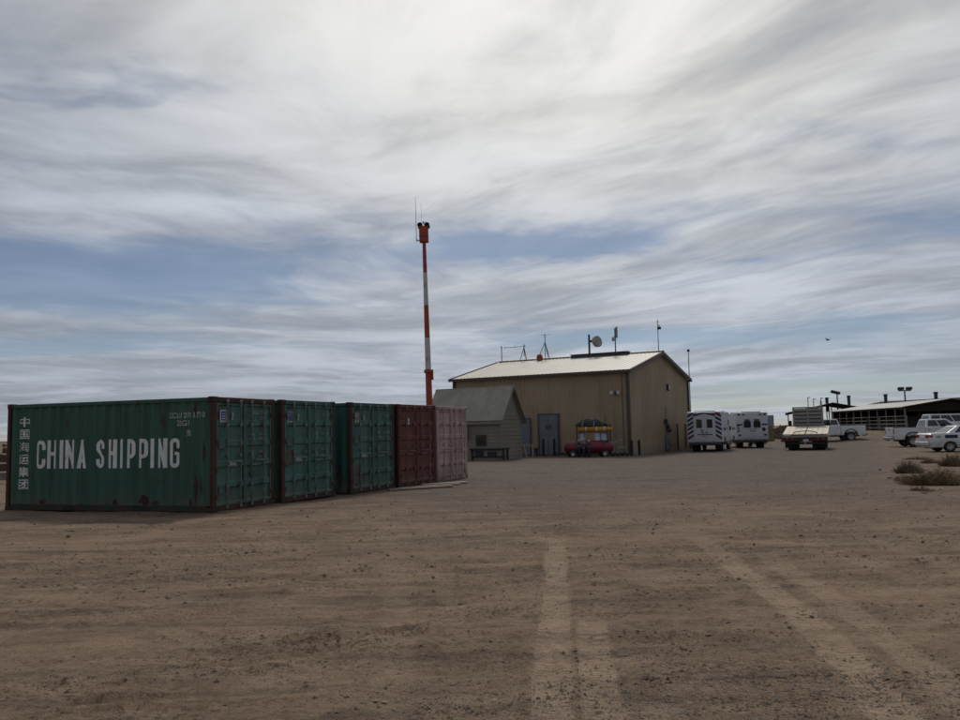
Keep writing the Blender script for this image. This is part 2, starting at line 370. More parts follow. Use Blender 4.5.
def build_ground():
    radii = [1.2]
    while radii[-1] < 9000: radii.append(radii[-1]*(1.0065 if 4 < radii[-1] < 15 else 1.0105 if radii[-1] < 40 else 1.035))
    radii = np.array(radii)
    ang = np.concatenate([np.arange(-46, 46.01, .22), np.arange(49, 314-2.9, 4.)]); ang = np.radians(ang)
    A, Rr = np.meshgrid(ang, radii)
    X = Rr*np.sin(A); Y = Rr*np.cos(A)
    fade = np.clip(1-(Rr-30)/120, .0, 1)
    Z = terrain(X, Y)
    nearfade = 1/(1+Rr/60)
    Z = Z+.050*vnoise(X*.22, Y*.22, 1)*fade+.030*vnoise(X*.9+.5*Y*.2, Y*1.4, 2)*fade+.022*vnoise(X*3.1, Y*4.3, 3)*fade*nearfade
    Z = Z+(.034*vnoise(X*.45+Y*.1, Y*2.6, 6)+.026*vnoise(X*.9-Y*.2, Y*5.5, 7))*np.clip(1-Rr/45, 0, 1)*(.35+1.2*np.clip(.5+vnoise(X*.25, Y*.4, 8)*2, 0, 1))
    Z = Z+.011*vnoise(X*9, Y*11, 4)*np.clip(1-Rr/40, 0, 1)+.007*vnoise(X*21, Y*23, 5)*np.clip(1-Rr/20, 0, 1)
    # small scarps left by scraping and old wheel edges; their steep side faces the way in
    for sd_, fy, am, fx in ((31, .95, .034, .05), (32, 1.55, .026, -.10), (33, 2.3, .018, .12)):
        ph = Y*fy+X*fx+2.2*vnoise(X*.16, Y*.3, sd_)+.10*vnoise(X*2.1, Y*2.1, sd_+5); fr_ = ph-np.floor(ph)
        msk = np.clip(vnoise(X*.33+7, Y*fy*.9, sd_+9)*3.2-.25, 0, 1)*np.clip(.6+1.2*vnoise(X*2.7, Y*2.7, sd_+12), 0, 1)
        Z = Z+am*np.where(fr_ < .93, (1-fr_/.93)**2, (fr_-.93)/.07)*msk*np.clip(1-(Rr-14)/20, 0, 1)
    tm = np.zeros_like(X); tu = np.zeros_like(X); tv = np.zeros_like(X)
    for k, (pts, hw, light, dep, rid) in enumerate(TRACKS):
        # resample as a smooth curve
        P = np.array(pts); t = np.linspace(0, len(P)-1, (len(P)-1)*8+1); i = np.clip(t.astype(int), 0, len(P)-2); fr = (t-i)[:, None]
        p0 = P[np.clip(i-1, 0, len(P)-1)]; p1 = P[i]; p2 = P[i+1]; p3 = P[np.clip(i+2, 0, len(P)-1)]
        C2 = .5*((2*p1)+(-p0+p2)*fr+(2*p0-5*p1+4*p2-p3)*fr**2+(-p0+3*p1-3*p2+p3)*fr**3)
        mn = C2.min(0)-.6; mx = C2.max(0)+.6
        sel = np.where((X > mn[0]) & (X < mx[0]) & (Y > mn[1]) & (Y < mx[1]))
        if len(sel[0]) == 0: continue
        q = np.stack([X[sel], Y[sel]], 1); best = np.full(len(q), 9.); bs = np.zeros(len(q)); bt = np.zeros(len(q)); acc = 0; tot = np.sum(np.linalg.norm(np.diff(C2, axis=0), axis=1))
        for a, b in zip(C2[:-1], C2[1:]):
            d = b-a; L = np.linalg.norm(d)+1e-9; d = d/L; w = q-a; s = np.clip(w@d, 0, L); e = w-s[:, None]*d; dist = np.linalg.norm(e, axis=1)
            sg = np.sign(w[:, 0]*d[1]-w[:, 1]*d[0]); m = dist < best
            best[m] = dist[m]; bs[m] = (acc+s)[m]; bt[m] = (sg*dist)[m]; acc += L
        wob = 1+.25*vnoise(q[:, 0]*2.5, q[:, 1]*2.5, 20+k)
        inn = 1-sstep(hw*.80*wob, hw*1.08*wob, best)
        ends = sstep(0, min(3.0, tot*.28), bs)*sstep(0, .8, tot-bs)
        patchy = np.clip(.9+.9*vnoise(q[:, 0]*1.3, q[:, 1]*1.3, 40+k)+.5*vnoise(q[:, 0]*5, q[:, 1]*5, 60+k), 0.15, 1)
        edge = np.exp(-((best-hw*1.25)/(hw*.28))**2)*ends*np.clip(.5+1.6*vnoise(q[:, 0]*2, q[:, 1]*2, 80+k), 0, 1.2)
        Z[sel] += -dep*inn*ends+rid*edge
        val = inn*ends*light*patchy
        old = tm[sel]; up = val > old
        tm[sel] = np.where(up, val, old); tu[sel] = np.where(up, bt/hw, tu[sel]); tv[sel] = np.where(up, bs, tv[sel])
    nr, na = X.shape
    verts = np.stack([X.ravel(), Y.ravel(), Z.ravel()], 1)
    ii, jj = np.meshgrid(np.arange(nr-1), np.arange(na), indexing='ij'); j2 = (jj+1) % na
    faces = np.stack([ii*na+jj, ii*na+j2, (ii+1)*na+j2, (ii+1)*na+jj], -1).reshape(-1, 4)[:, ::-1]
    me = bpy.data.meshes.new('ground')
    nv = len(verts)+1; nf = len(faces)
    cap = [(nv-1, k, (k+1) % na)[::-1] for k in range(na)]
    me.vertices.add(nv); me.vertices.foreach_set('co', np.concatenate([verts.ravel(), [0, 0, 0]]))
    loops = np.concatenate([faces.ravel(), np.array(cap).ravel()]); me.loops.add(len(loops)); me.loops.foreach_set('vertex_index', loops)
    st = np.concatenate([np.arange(nf)*4, nf*4+np.arange(na)*3]); tt = np.concatenate([np.full(nf, 4), np.full(na, 3)])
    me.polygons.add(nf+na); me.polygons.foreach_set('loop_start', st); me.polygons.foreach_set('loop_total', tt)
    me.update(calc_edges=True); me.validate()
    for nme, arr in (('track', tm), ('track_u', tu), ('track_v', tv)):
        at = me.attributes.new(nme, 'FLOAT', 'POINT'); at.data.foreach_set('value', np.concatenate([arr.ravel(), [0]]))
    me.shade_smooth()
    return me, (X, Y, Z)
gme, GRID = build_ground()
def ground_material():
    m = bpy.data.materials.new('desert_dirt_and_gravel'); m.use_nodes = True
    n = NT(m.node_tree); b = n.n['Principled BSDF']
    geo = n.n.new('ShaderNodeNewGeometry'); P = geo.outputs['Position']
    x, y, z = n.xyz(P)
    big = n.noise(P, .16, 4, .55, .4); mid = n.noise(P, .9, 5, .6, .3); fine = n.noise(P, 7, 6, .7); grit = n.noise(P, 42, 5, .75)
    c = n.mix(n.ramp(mid, .32, .68), (.120, .085, .059), (.205, .150, .106))
    c = n.mix(n.m('MULTIPLY', n.ramp(fine, .35, .72), .5), c, (.235, .175, .126))
    st1 = n.noise(n.vm('MULTIPLY', P, (.35, 2.4, 1)), 1.0, 6, .66, .6); c = n.mix(n.m('MULTIPLY', n.ramp(st1, .50, .66), .55), c, (.070, .055, .043)); c = n.mix(n.m('MULTIPLY', n.ramp(st1, .46, .34), .45), c, (.235, .180, .130))
    # the driven gravel: greyer, further off and to the right
    d = n.m('ADD', n.m('SUBTRACT', y, 15.5), n.m('MULTIPLY', n.m('SUBTRACT', big, .5), 14))
    d = n.m('ADD', d, n.m('MULTIPLY', n.m('MINIMUM', n.m('ADD', x, 1.0), 0), 1.3))
    grav = n.ramp(d, -6, 13)
    gc = n.mix(n.ramp(fine, .3, .7), (.070, .060, .053), (.128, .111, .099))
    c = n.mix(n.m('MULTIPLY', grav, .92), c, gc)
    # dirt verge on the right beyond the drive
    ver = n.ramp(n.m('ADD', n.m('SUBTRACT', x, n.m('MULTIPLY', y, .47)), n.m('MULTIPLY', n.m('SUBTRACT', mid, .5), 3.0)), -.5, 1.2)
    ver = n.m('MULTIPLY', ver, n.ramp(y, 17, 21))
    c = n.mix(n.m('MULTIPLY', ver, .85), c, n.mix(n.ramp(mid, .35, .65), (.105, .079, .057), (.170, .132, .098)))
    # dry ground far off
    c = n.mix(n.ramp(y, 66, 84), c, n.mix(n.ramp(mid, .35, .65), (.100, .073, .048), (.165, .125, .085)))
    mot = n.noise(n.vm('MULTIPLY', P, (.8, 1.6, 1)), 2.1, 7, .72, .4); c = n.mix(n.m('MULTIPLY', n.ramp(mot, .53, .70), .55), c, (.062, .050, .040)); c = n.mix(n.m('MULTIPLY', n.ramp(mot, .47, .32), .40), c, (.215, .175, .135))
    # loose dark gravel patches
    pat = n.ramp(n.noise(n.vm('MULTIPLY', P, (.5, 1.3, 1)), .75, 5, .62), .44, .62)
    speck = n.ramp(n.noise(P, 22, 3, .65), .53, .61)
    c = n.mix(n.m('MULTIPLY', n.m('MULTIPLY', pat, speck), .8), c, (.055, .045, .037))
    speck2 = n.ramp(grit, .56, .66); c = n.mix(n.m('MULTIPLY', speck2, .7), c, (.060, .048, .039))
    lights = n.ramp(n.noise(n.vm('ADD', P, (9, 3, 0)), 33, 3, .6), .66, .72); c = n.mix(n.m('MULTIPLY', lights, .45), c, (.33, .29, .25))
    # tyre tracks: fine pale dust pressed smooth
    t = n.attr('track'); tu = n.attr('track_u'); tv = n.attr('track_v')
    wob = n.m('MULTIPLY', n.noise(P, 14, 3, .6), 1.2)
    lug = n.m('SINE', n.m('ADD', n.m('ADD', n.m('MULTIPLY', tv, 88.), n.m('MULTIPLY', n.m('ABSOLUTE', tu), 3.5)), wob))
    rib = n.m('SINE', n.m('ADD', n.m('MULTIPLY', tu, 11.), wob))
    tread = n.m('MULTIPLY', n.m('MULTIPLY', n.ramp(n.noise(P, 1.9, 4, .6), .42, .58), n.ramp(t, .3, .8)), n.m('ADD', n.m('MULTIPLY', lug, .7), n.m('MULTIPLY', rib, .7)))
    c = n.mix(n.m('MULTIPLY', t, n.m('MULTIPLY', n.ramp(fine, .25, .6, .35, .85), n.ramp(mot, .68, .46, .4, 1.0))), c, (.232, .180, .132))
    grain = n.m('MULTIPLY', n.ramp(n.noise(P, 75, 4, .7), .32, .68, .74, 1.34, False), n.ramp(n.noise(P, 15, 4, .7), .3, .7, .86, 1.22, False))
    gv = n.n.new('ShaderNodeVectorMath'); gv.operation = 'SCALE'; n.l.new(c, gv.inputs[0]); n.l.new(grain, gv.inputs[3]); c = n.vm('MULTIPLY', gv.outputs[0], (1.17, 1.11, 1.07))
    n.put(b.inputs['Base Color'], c); b.inputs['Roughness'].default_value = .95; b.inputs['Specular IOR Level'].default_value = .12
    h = n.m('ADD', n.m('MULTIPLY', fine, 1.1), n.m('ADD', n.m('MULTIPLY', grit, .8), n.m('MULTIPLY', n.m('MULTIPLY', pat, speck), .35)))
    h = n.m('MULTIPLY', h, n.m('SUBTRACT', 1.0, n.m('MULTIPLY', t, .55)))
    h = n.m('ADD', h, n.m('MULTIPLY', tread, .22))
    bn = n.n.new('ShaderNodeBump'); bn.inputs['Strength'].default_value = .85; bn.inputs['Distance'].default_value = .03
    n.put(bn.inputs['Height'], h); n.l.new(bn.outputs[0], b.inputs['Normal'])
    return m
gme.materials.append(ground_material())
ground = tag(link('ground', gme), kind='structure')
ground['label'] = 'brown dirt and grey gravel yard with tyre tracks'
# loose stones
def build_stones(count):
    octv = np.array([(1, 0, 0), (-1, 0, 0), (0, 1, 0), (0, -1, 0), (0, 0, 1), (0, 0, -.4)], float)
    octf = np.array([(0, 2, 4), (2, 1, 4), (1, 3, 4), (3, 0, 4), (2, 0, 5), (1, 2, 5), (3, 1, 5), (0, 3, 5)])
    px = rng.random(count*5)*1060-50; py = 735-(rng.random(count*5)**1.7)*262
    v = _f[None]+_r[None]*((px-480)/FPX)[:, None]+_u[None]*((360-py)/FPX)[:, None]
    t = -CAM_H/v[:, 2]; x = v[:, 0]*t; y = v[:, 1]*t
    dens = 1.2*vnoise(x*.6, y*1.3, 90)+.6*vnoise(x*2.2, y*3, 91)+1.0*np.exp(-((x+3.8)/2.6)**2-((y-11.2)/1.0)**2)+.5*np.exp(-((x-1.2)/1.2)**2-((y-5.9)/.6)**2)+.35*np.exp(-((y-17)/3.5)**2)
    keep = (rng.random(len(x)) < np.clip(.22+.9*dens, .05, 1))
    x = x[keep][:count]; y = y[keep][:count]; N = len(x)
    rr = np.hypot(x, y); s = np.clip(rng.lognormal(0, .75, N)*.0042, .002, .030)*np.clip(rr/9, .8, 1.8)
    # height by nearest ring / angle lookup
    X, Y, Z = GRID; rad = np.hypot(X[:, 0], Y[:, 0]); ri = np.clip(np.searchsorted(rad, rr), 0, len(rad)-1)
    angs = np.degrees(np.arctan2(x, y)); ai = np.clip(np.round((angs+46)/.22).astype(int), 0, X.shape[1]-1); z = Z[ri, ai]
    th = rng.random(N)*6.283; jit = rng.random((N, 6, 3))*.5+.7
    V = octv[None]*jit*(s[:, None]*np.stack([np.ones(N), .6+.5*rng.random(N), .28+.35*rng.random(N)], 1))[:, None, :]
    ct, sn = np.cos(th)[:, None], np.sin(th)[:, None]
    V2 = np.stack([V[..., 0]*ct-V[..., 1]*sn+x[:, None], V[..., 0]*sn+V[..., 1]*ct+y[:, None], V[..., 2]+z[:, None]+(s*.1)[:, None]], -1)
    F = octf[None]+(np.arange(N)*6)[:, None, None]
    me = bpy.data.meshes.new('loose_stones'); me.from_pydata(V2.reshape(-1, 3).tolist(), [], F.reshape(-1, 3).tolist()); me.update(); return me
sme = build_stones(60000); sme.materials.append(M['stone'])
tag(link('loose_stones', sme), 'small loose brown stones scattered over the dirt yard', 'gravel', kind='stuff')

# ------------------------------------------------------------------ shipping containers
CW, CL, CH = 2.438, 6.058, 2.591
PER = .278; DEP = .036
def corr(t):
    """depth of the wall corrugation at distance t along the wall"""
    q = (t % PER)/PER
    if q < .25: return 0.
    if q < .5: return DEP*(q-.25)/.25
    if q < .75: return DEP
    return DEP*(1-(q-.75)/.25)
def corr_breaks(a, b):
    out = [a]; k = math.floor(a/(PER*.25))
    while True:
        k += 1; t = k*PER*.25
        if t >= b-1e-4: break
        if t > a+1e-4: out.append(t)
    return out+[b]
def corr_panel(fn, a, b, z0, z1, nz=1):
    mb = MB(); br = corr_breaks(a, b); vs = []
    for t in br: vs += [fn(t, corr(t), z0), fn(t, corr(t), z1)]
    return mb.add(vs, [(2*i, 2*i+2, 2*i+3, 2*i+1) for i in range(len(br)-1)])
DOOR_RECESS = .045
def container(i, wpix, Y, w_x, paintk, doork, postk, bark, label, dz=0., dents=0):
    v = ray(wpix, 500); X0 = float(v[0]/v[1]*Y)
    wx, wy = w_x, math.sqrt(1-w_x*w_x)
    th = math.atan2(wy, wx)
    T = thing('shipping_container', label, 'container', (X0, Y, gz(X0, Y)+dz), th, 'shipping containers parked side by side in a row')
    P, DP, PO, BA = M[paintk], M[doork], M[postk], M[bark]
    # walls (x=0 is the long side the camera sees, y=0 is the door end)
    corr_panel(lambda t, d, z: (.03+d, t, z), .10, CL-.10, .15, CH-.10).build('side_wall', P, T)
    corr_panel(lambda t, d, z: (CW-.03-d, t, z), .10, CL-.10, .15, CH-.10).build('side_wall', P, T)
    corr_panel(lambda t, d, z: (t, CL-.03-d, z), .10, CW-.10, .15, CH-.10).build('end_wall', P, T)
    mb = MB(); br = corr_breaks(.1, CL-.1); vs = []
    for t in br: vs += [(.04, t, CH-.025-corr(t)*.5), (CW-.04, t, CH-.025-corr(t)*.5)]
    mb.add(vs, [(2*k, 2*k+2, 2*k+3, 2*k+1) for k in range(len(br)-1)]); mb.build('roof', P, T)
    # frame
    for x in (0, CW):
        for y in (0, CL):
            x0, x1 = (0, .13) if x == 0 else (CW-.13, CW); y0, y1 = (0, .11) if y == 0 else (CL-.11, CL)
            B(x0+.004, x1-.004, y0+.004, y1-.004, .118, CH-.118, .012).build('corner_post', PO, T)
            for z0, z1 in ((0, .118), (CH-.118, CH+.006)):
                xx = (-.004, .17) if x == 0 else (CW-.17, CW+.004); yy = (-.004, .162) if y == 0 else (CL-.162, CL+.004)
                cst = B(xx[0], xx[1], yy[0], yy[1], z0, z1, .012).build('corner_casting', PO, T)
                hx = -.006 if x == 0 else CW+.006
                MB().cyl((hx, (yy[0]+yy[1])/2, (z0+z1)/2), (hx+(.02 if x == 0 else -.02), (yy[0]+yy[1])/2, (z0+z1)/2), .032, n=10).build('casting_hole', M['black'], cst)
                MB().cyl(((xx[0]+xx[1])/2, (-.006 if y == 0 else CL+.006), (z0+z1)/2), ((xx[0]+xx[1])/2, (.02 if y == 0 else CL-.02), (z0+z1)/2), .032, n=10).build('casting_hole', M['black'], cst)
    for x0, x1 in ((.01, .07), (CW-.07, CW-.01)):
        B(x0, x1, .163, CL-.163, CH-.10, CH-.012, .008).build('top_rail', P, T)
        r = B(x0, x1, .163, CL-.163, .02, .165, .008).build('bottom_rail', P if i else M['darkpost'], T)
        for yc in (2.0, 4.06):
            xx = x0-.004 if x0 < 1 else x1+.004
            MB().bx(min(xx, xx+(.02 if x0 < 1 else -.02)), max(xx, xx+(.02 if x0 < 1 else -.02)), yc-.18, yc+.18, .03, .145).build('fork_pocket', M['black'], r)
    B(.17, CW-.17, .0, .10, CH-.115, CH-.004, .008).build('door_header', PO if i == 0 else P, T)
    B(.17, CW-.17, .0, .10, .01, .12, .008).build('door_sill', PO, T)
    B(.17, CW-.17, CL-.1, CL, CH-.115, CH-.004).build('rear_header', P, T); B(.17, CW-.17, CL-.1, CL, .01, .12).build('rear_sill', PO, T)
    B(.08, CW-.08, .11, CL-.11, .125, .148).build('floor', M['darkwood'], T)
    # doors
    z0, z1 = .135, CH-.125; mid = CW/2
    for dk, (x0, x1) in enumerate(((.137, mid-.006), (mid+.006, CW-.137))):
        mb = MB(); prof = []; nb = 5; hh = (z1-z0)
        for b in range(nb):
            a = z0+hh*b/nb; c = z0+hh*(b+1)/nb
            prof += [(a, .0), (a+.055, .0), (a+.085, DOOR_RECESS), (c-.085, DOOR_RECESS), (c-.055, .0)]
        prof += [(z1, 0.)]
        yb = .030; vs = []
        for z, d in prof: vs += [(x0+.03, yb+d*.7, z), (x1-.03, yb+d*.7, z)]
        mb.add(vs, [(2*k, 2*k+1, 2*k+3, 2*k+2) for k in range(len(prof)-1)])
        dr = mb.build('door', DP, T)
        for a, b in ((x0, x0+.045), (x1-.045, x1)): B(a, b, .012, .075, z0, z1, .006).build('door_edge', DP, dr)
        g = MB()
        gx = x0-.006 if dk == 0 else x1+.001
        g.bx(gx, gx+.006, .016, .06, z0, z1).build('gasket', M['gasket'], dr)
        W_ = x1-x0
        for fr in (.33, .80) if dk == 0 else (.20, .67):
            xb = x0+W_*fr
            rod = MB().cyl((xb, -.014, .06), (xb, -.014, CH-.05), .0185, n=8).build('locking_rod', BA, dr, True)
            k = MB()
            for zz in (.10, .55, 1.25, 1.95, CH-.09): k.bx(xb-.045, xb+.045, -.034, .012, zz-.035, zz+.035, .006)
            k.build('rod_bracket', BA, rod)['kind'] = 'stuff'
            zz = 1.02+.10*(fr > .5)
            MB().box((xb+(.16 if fr < .6 else -.16), -.040, zz), (.36, .016, .042), 0, .004).build('handle', BA, rod)
        hx = x0-.01 if dk == 0 else x1+.01
        for zz in (.35, .95, 1.55, 2.2): MB().bx(hx-.05, hx+.05, -.006, .028, zz-.06, zz+.06, .006).build('hinge', PO, dr)
    return T
def on_door(T, x0, x1, z0, z1, m, name, y=.017, sub=None):
    return B(x0, x1, y, y+.004, z0, z1).build(name, m, T)
def door_text(T, body, x, z, h, m, w=None, y=.0155, bold=.01):
    return text_obj('lettering', body, h, w, m, lambda a, b: (x+a, y, z+b), T, bold)
def side_text(T, body, yleft, z, h, w, m, bold=0.):
    """text on the x=0 wall, read from the yard: starts at yleft and runs towards the door end"""
    br = [yleft-t for t in corr_breaks(yleft-w-.3, yleft+.3)]
    return text_obj('lettering', body, h, w, m, lambda a, b: (.03+corr(yleft-a)-.003, yleft-a, z+b), T, bold, br)
C1 = container(0, 213, 18.54, .325, 'green', 'green_door', 'rustpost', 'bar', 'green container nearest the camera with large white CHINA SHIPPING lettering on its long side')
def arc(cx, cy, rx, ry, a0, a1, n=7): return [(cx+rx*math.cos(R(a0+(a1-a0)*k/n)), cy+ry*math.sin(R(a0+(a1-a0)*k/n))) for k in range(n+1)]
def glyph(ch, w, h, sw):
    """centre lines of heavy condensed capitals"""
    L, Rt, T_, Bo = sw/2, w-sw/2, h-sw/2, sw/2; cx = w/2; rx = (Rt-L)/2; ry = rx*1.15
    top = arc(cx, T_-ry, rx, ry, 0, 180); bot = arc(cx, Bo+ry, rx, ry, 180, 360)
    if ch == 'I': return [[(cx, 0), (cx, h)]]
    if ch == 'H': return [[(L, 0), (L, h)], [(Rt, 0), (Rt, h)], [(L, h*.52), (Rt, h*.52)]]
    if ch == 'N': return [[(L, 0), (L, h)], [(Rt, 0), (Rt, h)], [(L-.01, h-.02), (Rt+.01, .02)]]
    if ch == 'A': return [[(L*.75, 0), (cx, h)], [(w-L*.75, 0), (cx, h)], [(L+.03, h*.27), (Rt-.03, h*.27)]]
    if ch == 'C': return [[(Rt, h*.66)]+top+bot+[(Rt, h*.34)]]
    if ch == 'G': return [[(Rt, h*.66)]+top+bot+[(Rt, h*.48), (cx, h*.48)]]
    if ch == 'P': return [[(L, 0), (L, h)], [(L, T_), (cx, T_)]+arc(cx, T_-ry, rx, ry, 90, 0)+arc(cx, h*.40+ry, rx, ry, 0, -90)+[(cx, h*.40), (L, h*.40)]]
    if ch == 'S': return [[(Rt, h*.68)]+top+arc(cx, h*.68, rx, h*.12, 180, 240)+arc(cx, h*.32, rx, h*.12, 60, 0)+list(reversed(bot))+[(L, h*.32)]]
def glyph_obj(T, ch, yleft, z, w, h, sw, m):
    bm = bmesh.new()
    for lift, path in enumerate(glyph(ch, w, h, sw)):
        P_ = [Vector((*q, 0)) for q in path]; Lf = []; Rg = []
        for k, q in enumerate(P_):
            d = (P_[min(k+1, len(P_)-1)]-P_[max(k-1, 0)]).normalized(); nn = Vector((-d.y, d.x, 0))*sw/2
            Lf.append(bm.verts.new(q+nn+Vector((0, 0, lift)))); Rg.append(bm.verts.new(q-nn+Vector((0, 0, lift))))
        for k in range(len(P_)-1): bm.faces.new((Lf[k], Lf[k+1], Rg[k+1], Rg[k]))
    for c in [yleft-t for t in corr_breaks(yleft-w-.3, yleft+.3)]: bmesh.ops.bisect_plane(bm, geom=bm.verts[:]+bm.edges[:]+bm.faces[:], plane_co=(c, 0, 0), plane_no=(1, 0, 0))
    for v in bm.verts: v.co = (.03+corr(yleft-v.co.x)-.003-.0004*v.co.z, yleft-v.co.x, z+min(h, max(0, v.co.y)))
    me = bpy.data.meshes.new('lettering'); bm.to_mesh(me); bm.free(); me.materials.append(m); return link('lettering', me, T)
def big_word(T, word, y0, z, h, total, wl, wi):
    n_i = word.count('I'); gapw = (total-wl*(len(word)-n_i)-wi*n_i)/(len(word)-1); y = y0
    for ch in word:
        w = wi if ch == 'I' else wl
        glyph_obj(T, ch, y, z, w, h, .088, M['white_paint']); y -= w+gapw
big_word(C1, 'CHINA', 5.14, 1.01, .68, 1.53, .262, .095)
big_word(C1, 'SHIPPING', 3.31, 1.01, .67, 2.36, .248, .095)
for k, ch in enumerate('中国海运集团'):
    side_text(C1, ch, 5.70, 2.03-k*.303, .235, .33, M['white_paint'], .0 if ch == '海' else .010)
side_text(C1, 'CCLU 270 177 0', 1.24, 2.13, .125, .98, M['codes'], .012)
side_text(C1, '22G1', 1.04, 1.955, .125, .34, M['codes'], .012)
def side_patch(T, y0, y1, z0, z1, m, name='paint_patch'):
    mb = corr_panel(lambda t, d, z: (.027+d, t, z), y0, y1, z0, z1); return mb.build(name, m, T)
def side_blob(T, yc, zc, ry, rz_, m, seed, name='rust_patch'):
    r = random.Random(seed); bm = bmesh.new(); n = 22; ph = [r.random()*6.28 for _ in range(4)]
    bm.faces.new([bm.verts.new((ry*math.cos(t)*(1+.3*math.sin(3*t+ph[0])+.2*math.sin(7*t+ph[1])), rz_*math.sin(t)*(1+.35*math.sin(4*t+ph[2])+.2*math.sin(9*t+ph[3])), 0)) for t in [2*math.pi*k/n for k in range(n)]])
    bmesh.ops.triangulate(bm, faces=bm.faces[:])
    for c in [yc-t for t in corr_breaks(yc-2*ry, yc+2*ry)]: bmesh.ops.bisect_plane(bm, geom=bm.verts[:]+bm.edges[:]+bm.faces[:], plane_co=(c, 0, 0), plane_no=(1, 0, 0))
    for v in bm.verts: v.co = (.03+corr(yc-v.co.x)-.0025, yc-v.co.x, max(.155, zc+v.co.y))
    me = bpy.data.meshes.new(name); bm.to_mesh(me); bm.free(); me.materials.append(m); return link(name, me, T)
for k, (yc, zc, ry, rz_) in enumerate(((1.92, .28, .15, .10), (1.62, .21, .10, .045), (.50, .52, .035, .26), (.34, .60, .02, .16), (.62, .24, .05, .09), (2.75, .24, .05, .07), (.28, 1.35, .03, .22), (4.9, .22, .10, .05), (.52, 2.34, .03, .12))):
    side_blob(C1, yc, zc, ry, rz_, M['rustpost'], 30+k)
side_patch(C1, .62, .76, 1.72, 1.86, M['faded'], 'sticker')
def stickers(T, full=True, blue=True, faint=False):
    wt = M['faded'] if faint else M['sticker']
    on_door(T, .255, .50, 2.02, 2.30, wt, 'logo_sticker')
    if blue:
        on_door(T, .29, .465, 2.055, 2.265, M['blue'], 'logo_square', .0155)
        for zz in (2.09, 2.145, 2.20): on_door(T, .33, .45, zz, zz+.022, wt, 'logo_bar', .014)
    on_door(T, .685, .76, 2.07, 2.25, M['faded'], 'code_sticker')
    on_door(T, .62, .86, 1.03, 1.12, M['sticker'], 'data_plate')
    on_door(T, .22, .54, 1.42, 1.66, M['patch'], 'paint_patch')
C1d = stickers(C1)
on_door(C1, .24, .50, .42, .60, M['patch'], 'paint_patch')
for (b, x, z, h, w) in (('CCLU 270177', 1.46, 2.22, .085, .72), ('22G1', 1.80, 2.08, .085, .26), ('MAX', 1.40, 1.70, .07, .20), ('GROSS', 1.40, 1.60, .07, .22), ('30,480 KG', 1.76, 1.70, .07, .32), ('67,200 LB', 1.76, 1.60, .07, .32),
                        ('TARE', 1.40, 1.28, .07, .18), ('NET', 1.40, 1.16, .07, .18), ('2,230 KG', 1.76, 1.28, .07, .30), ('28,250 KG', 1.76, 1.16, .07, .32)):
    door_text(C1, b, x, z, h, M['faded'], w)
on_door(C1, 1.47, 1.57, .74, .85, M['black'], 'dark_patch')
C2 = container(1, 282, 20.95, .39, 'green2', 'green2_door', 'rustpost', 'bar', 'second green container from the camera, brown patch on its left door')
stickers(C2, blue=True, faint=True); on_door(C2, .20, .55, .95, 1.32, M['brownpatch'], 'paint_patch')
for (b, x, z, h, w) in (('2070 93', 1.80, 2.20, .08, .4), ('MAX', 1.38, 1.70, .08, .22), ('TARE', 1.38, 1.58, .08, .22), ('30,480', 1.76, 1.68, .08, .34), ('NET', 1.38, 1.26, .08, .2), ('CUBE', 1.38, 1.12, .08, .2), ('28,250', 1.76, 1.24, .08, .34), ('33.1', 1.76, 1.12, .08, .3)):
    door_text(C2, b, x, z, h, M['faded'], w)
C3 = container(2, 351, 23.6, .42, 'green3', 'green3_door', 'rustpost', 'bar', 'third green container, between another green one and the maroon one')
stickers(C3, blue=False, faint=True); on_door(C3, .20, .50, .25, .80, M['brownpatch'], 'rust_patch')
for (b, x, z, h, w) in (('MAX', 1.42, 1.70, .08, .22), ('TARE', 1.42, 1.56, .08, .22), ('30,480', 1.80, 1.68, .08, .34), ('NET', 1.42, 1.24, .08, .2), ('28,250', 1.80, 1.20, .08, .34), ('2050 4', 1.86, 2.2, .08, .34)):
    door_text(C3, b, x, z, h, M['faded'], w)
C4 = container(3, 399, 25.85, .43, 'red', 'red_door', 'redpost', 'redbar', 'dark maroon red container beside the pale pinkish tan one')
on_door(C4, .62, .72, 1.95, 2.15, M['sticker'], 'code_sticker'); on_door(C4, 1.98, 2.05, .32, .38, M['sticker'], 'small_sticker')
for (b, x, z, h, w) in (('041 2', 1.40, 2.12, .08, .46), ('MAX', 1.42, 1.68, .09, .26), ('30,480', 1.80, 1.62, .09, .36), ('TARE', 1.42, 1.48, .09, .28), ('2,200', 1.80, 1.40, .09, .32), ('NET', 1.48, 1.28, .09, .22), ('28,280', 1.80, 1.22, .09, .34)):
    door_text(C4, b, x, z, h, M['redbar'], w)
C5 = container(4, 438, 28.6, .41, 'tan', 'tan_door', 'tan', 'tanbar', 'pale pinkish tan container at the far end of the row')
# lumber on the ground at the doors
for k, (px, py, L, a, wd, lab) in enumerate(((421, 489, 2.0, 22, .18, 'pale plank lying nearest the maroon container doors'), (430, 487.2, 2.1, 30, .14, 'narrow pale plank lying behind the first at the maroon container'),
                                        (444, 484.5, 1.5, 20, .22, 'short wide board lying at the tan container doors'))):
    p = G(px, py)
    o = MB().box((0, 0, .025), (L, wd, .045), 0, .006).build('plank', M['wood'] if k != 2 else M['paper']); o.location = (p[0], p[1], .012); o.rotation_euler = (R(1), R(-.8), R(a))
    tag(o, lab, 'plank', 'planks lying by the container doors')

# ------------------------------------------------------------------ main metal building
BX, BY = 9.4, 53.0; UX, UY = -.873, .487       # corner nearest the camera; direction of the long front wall
BLEN, BWID, EAVE, RIDGE = 12.85, 14.0, 5.42, 7.02
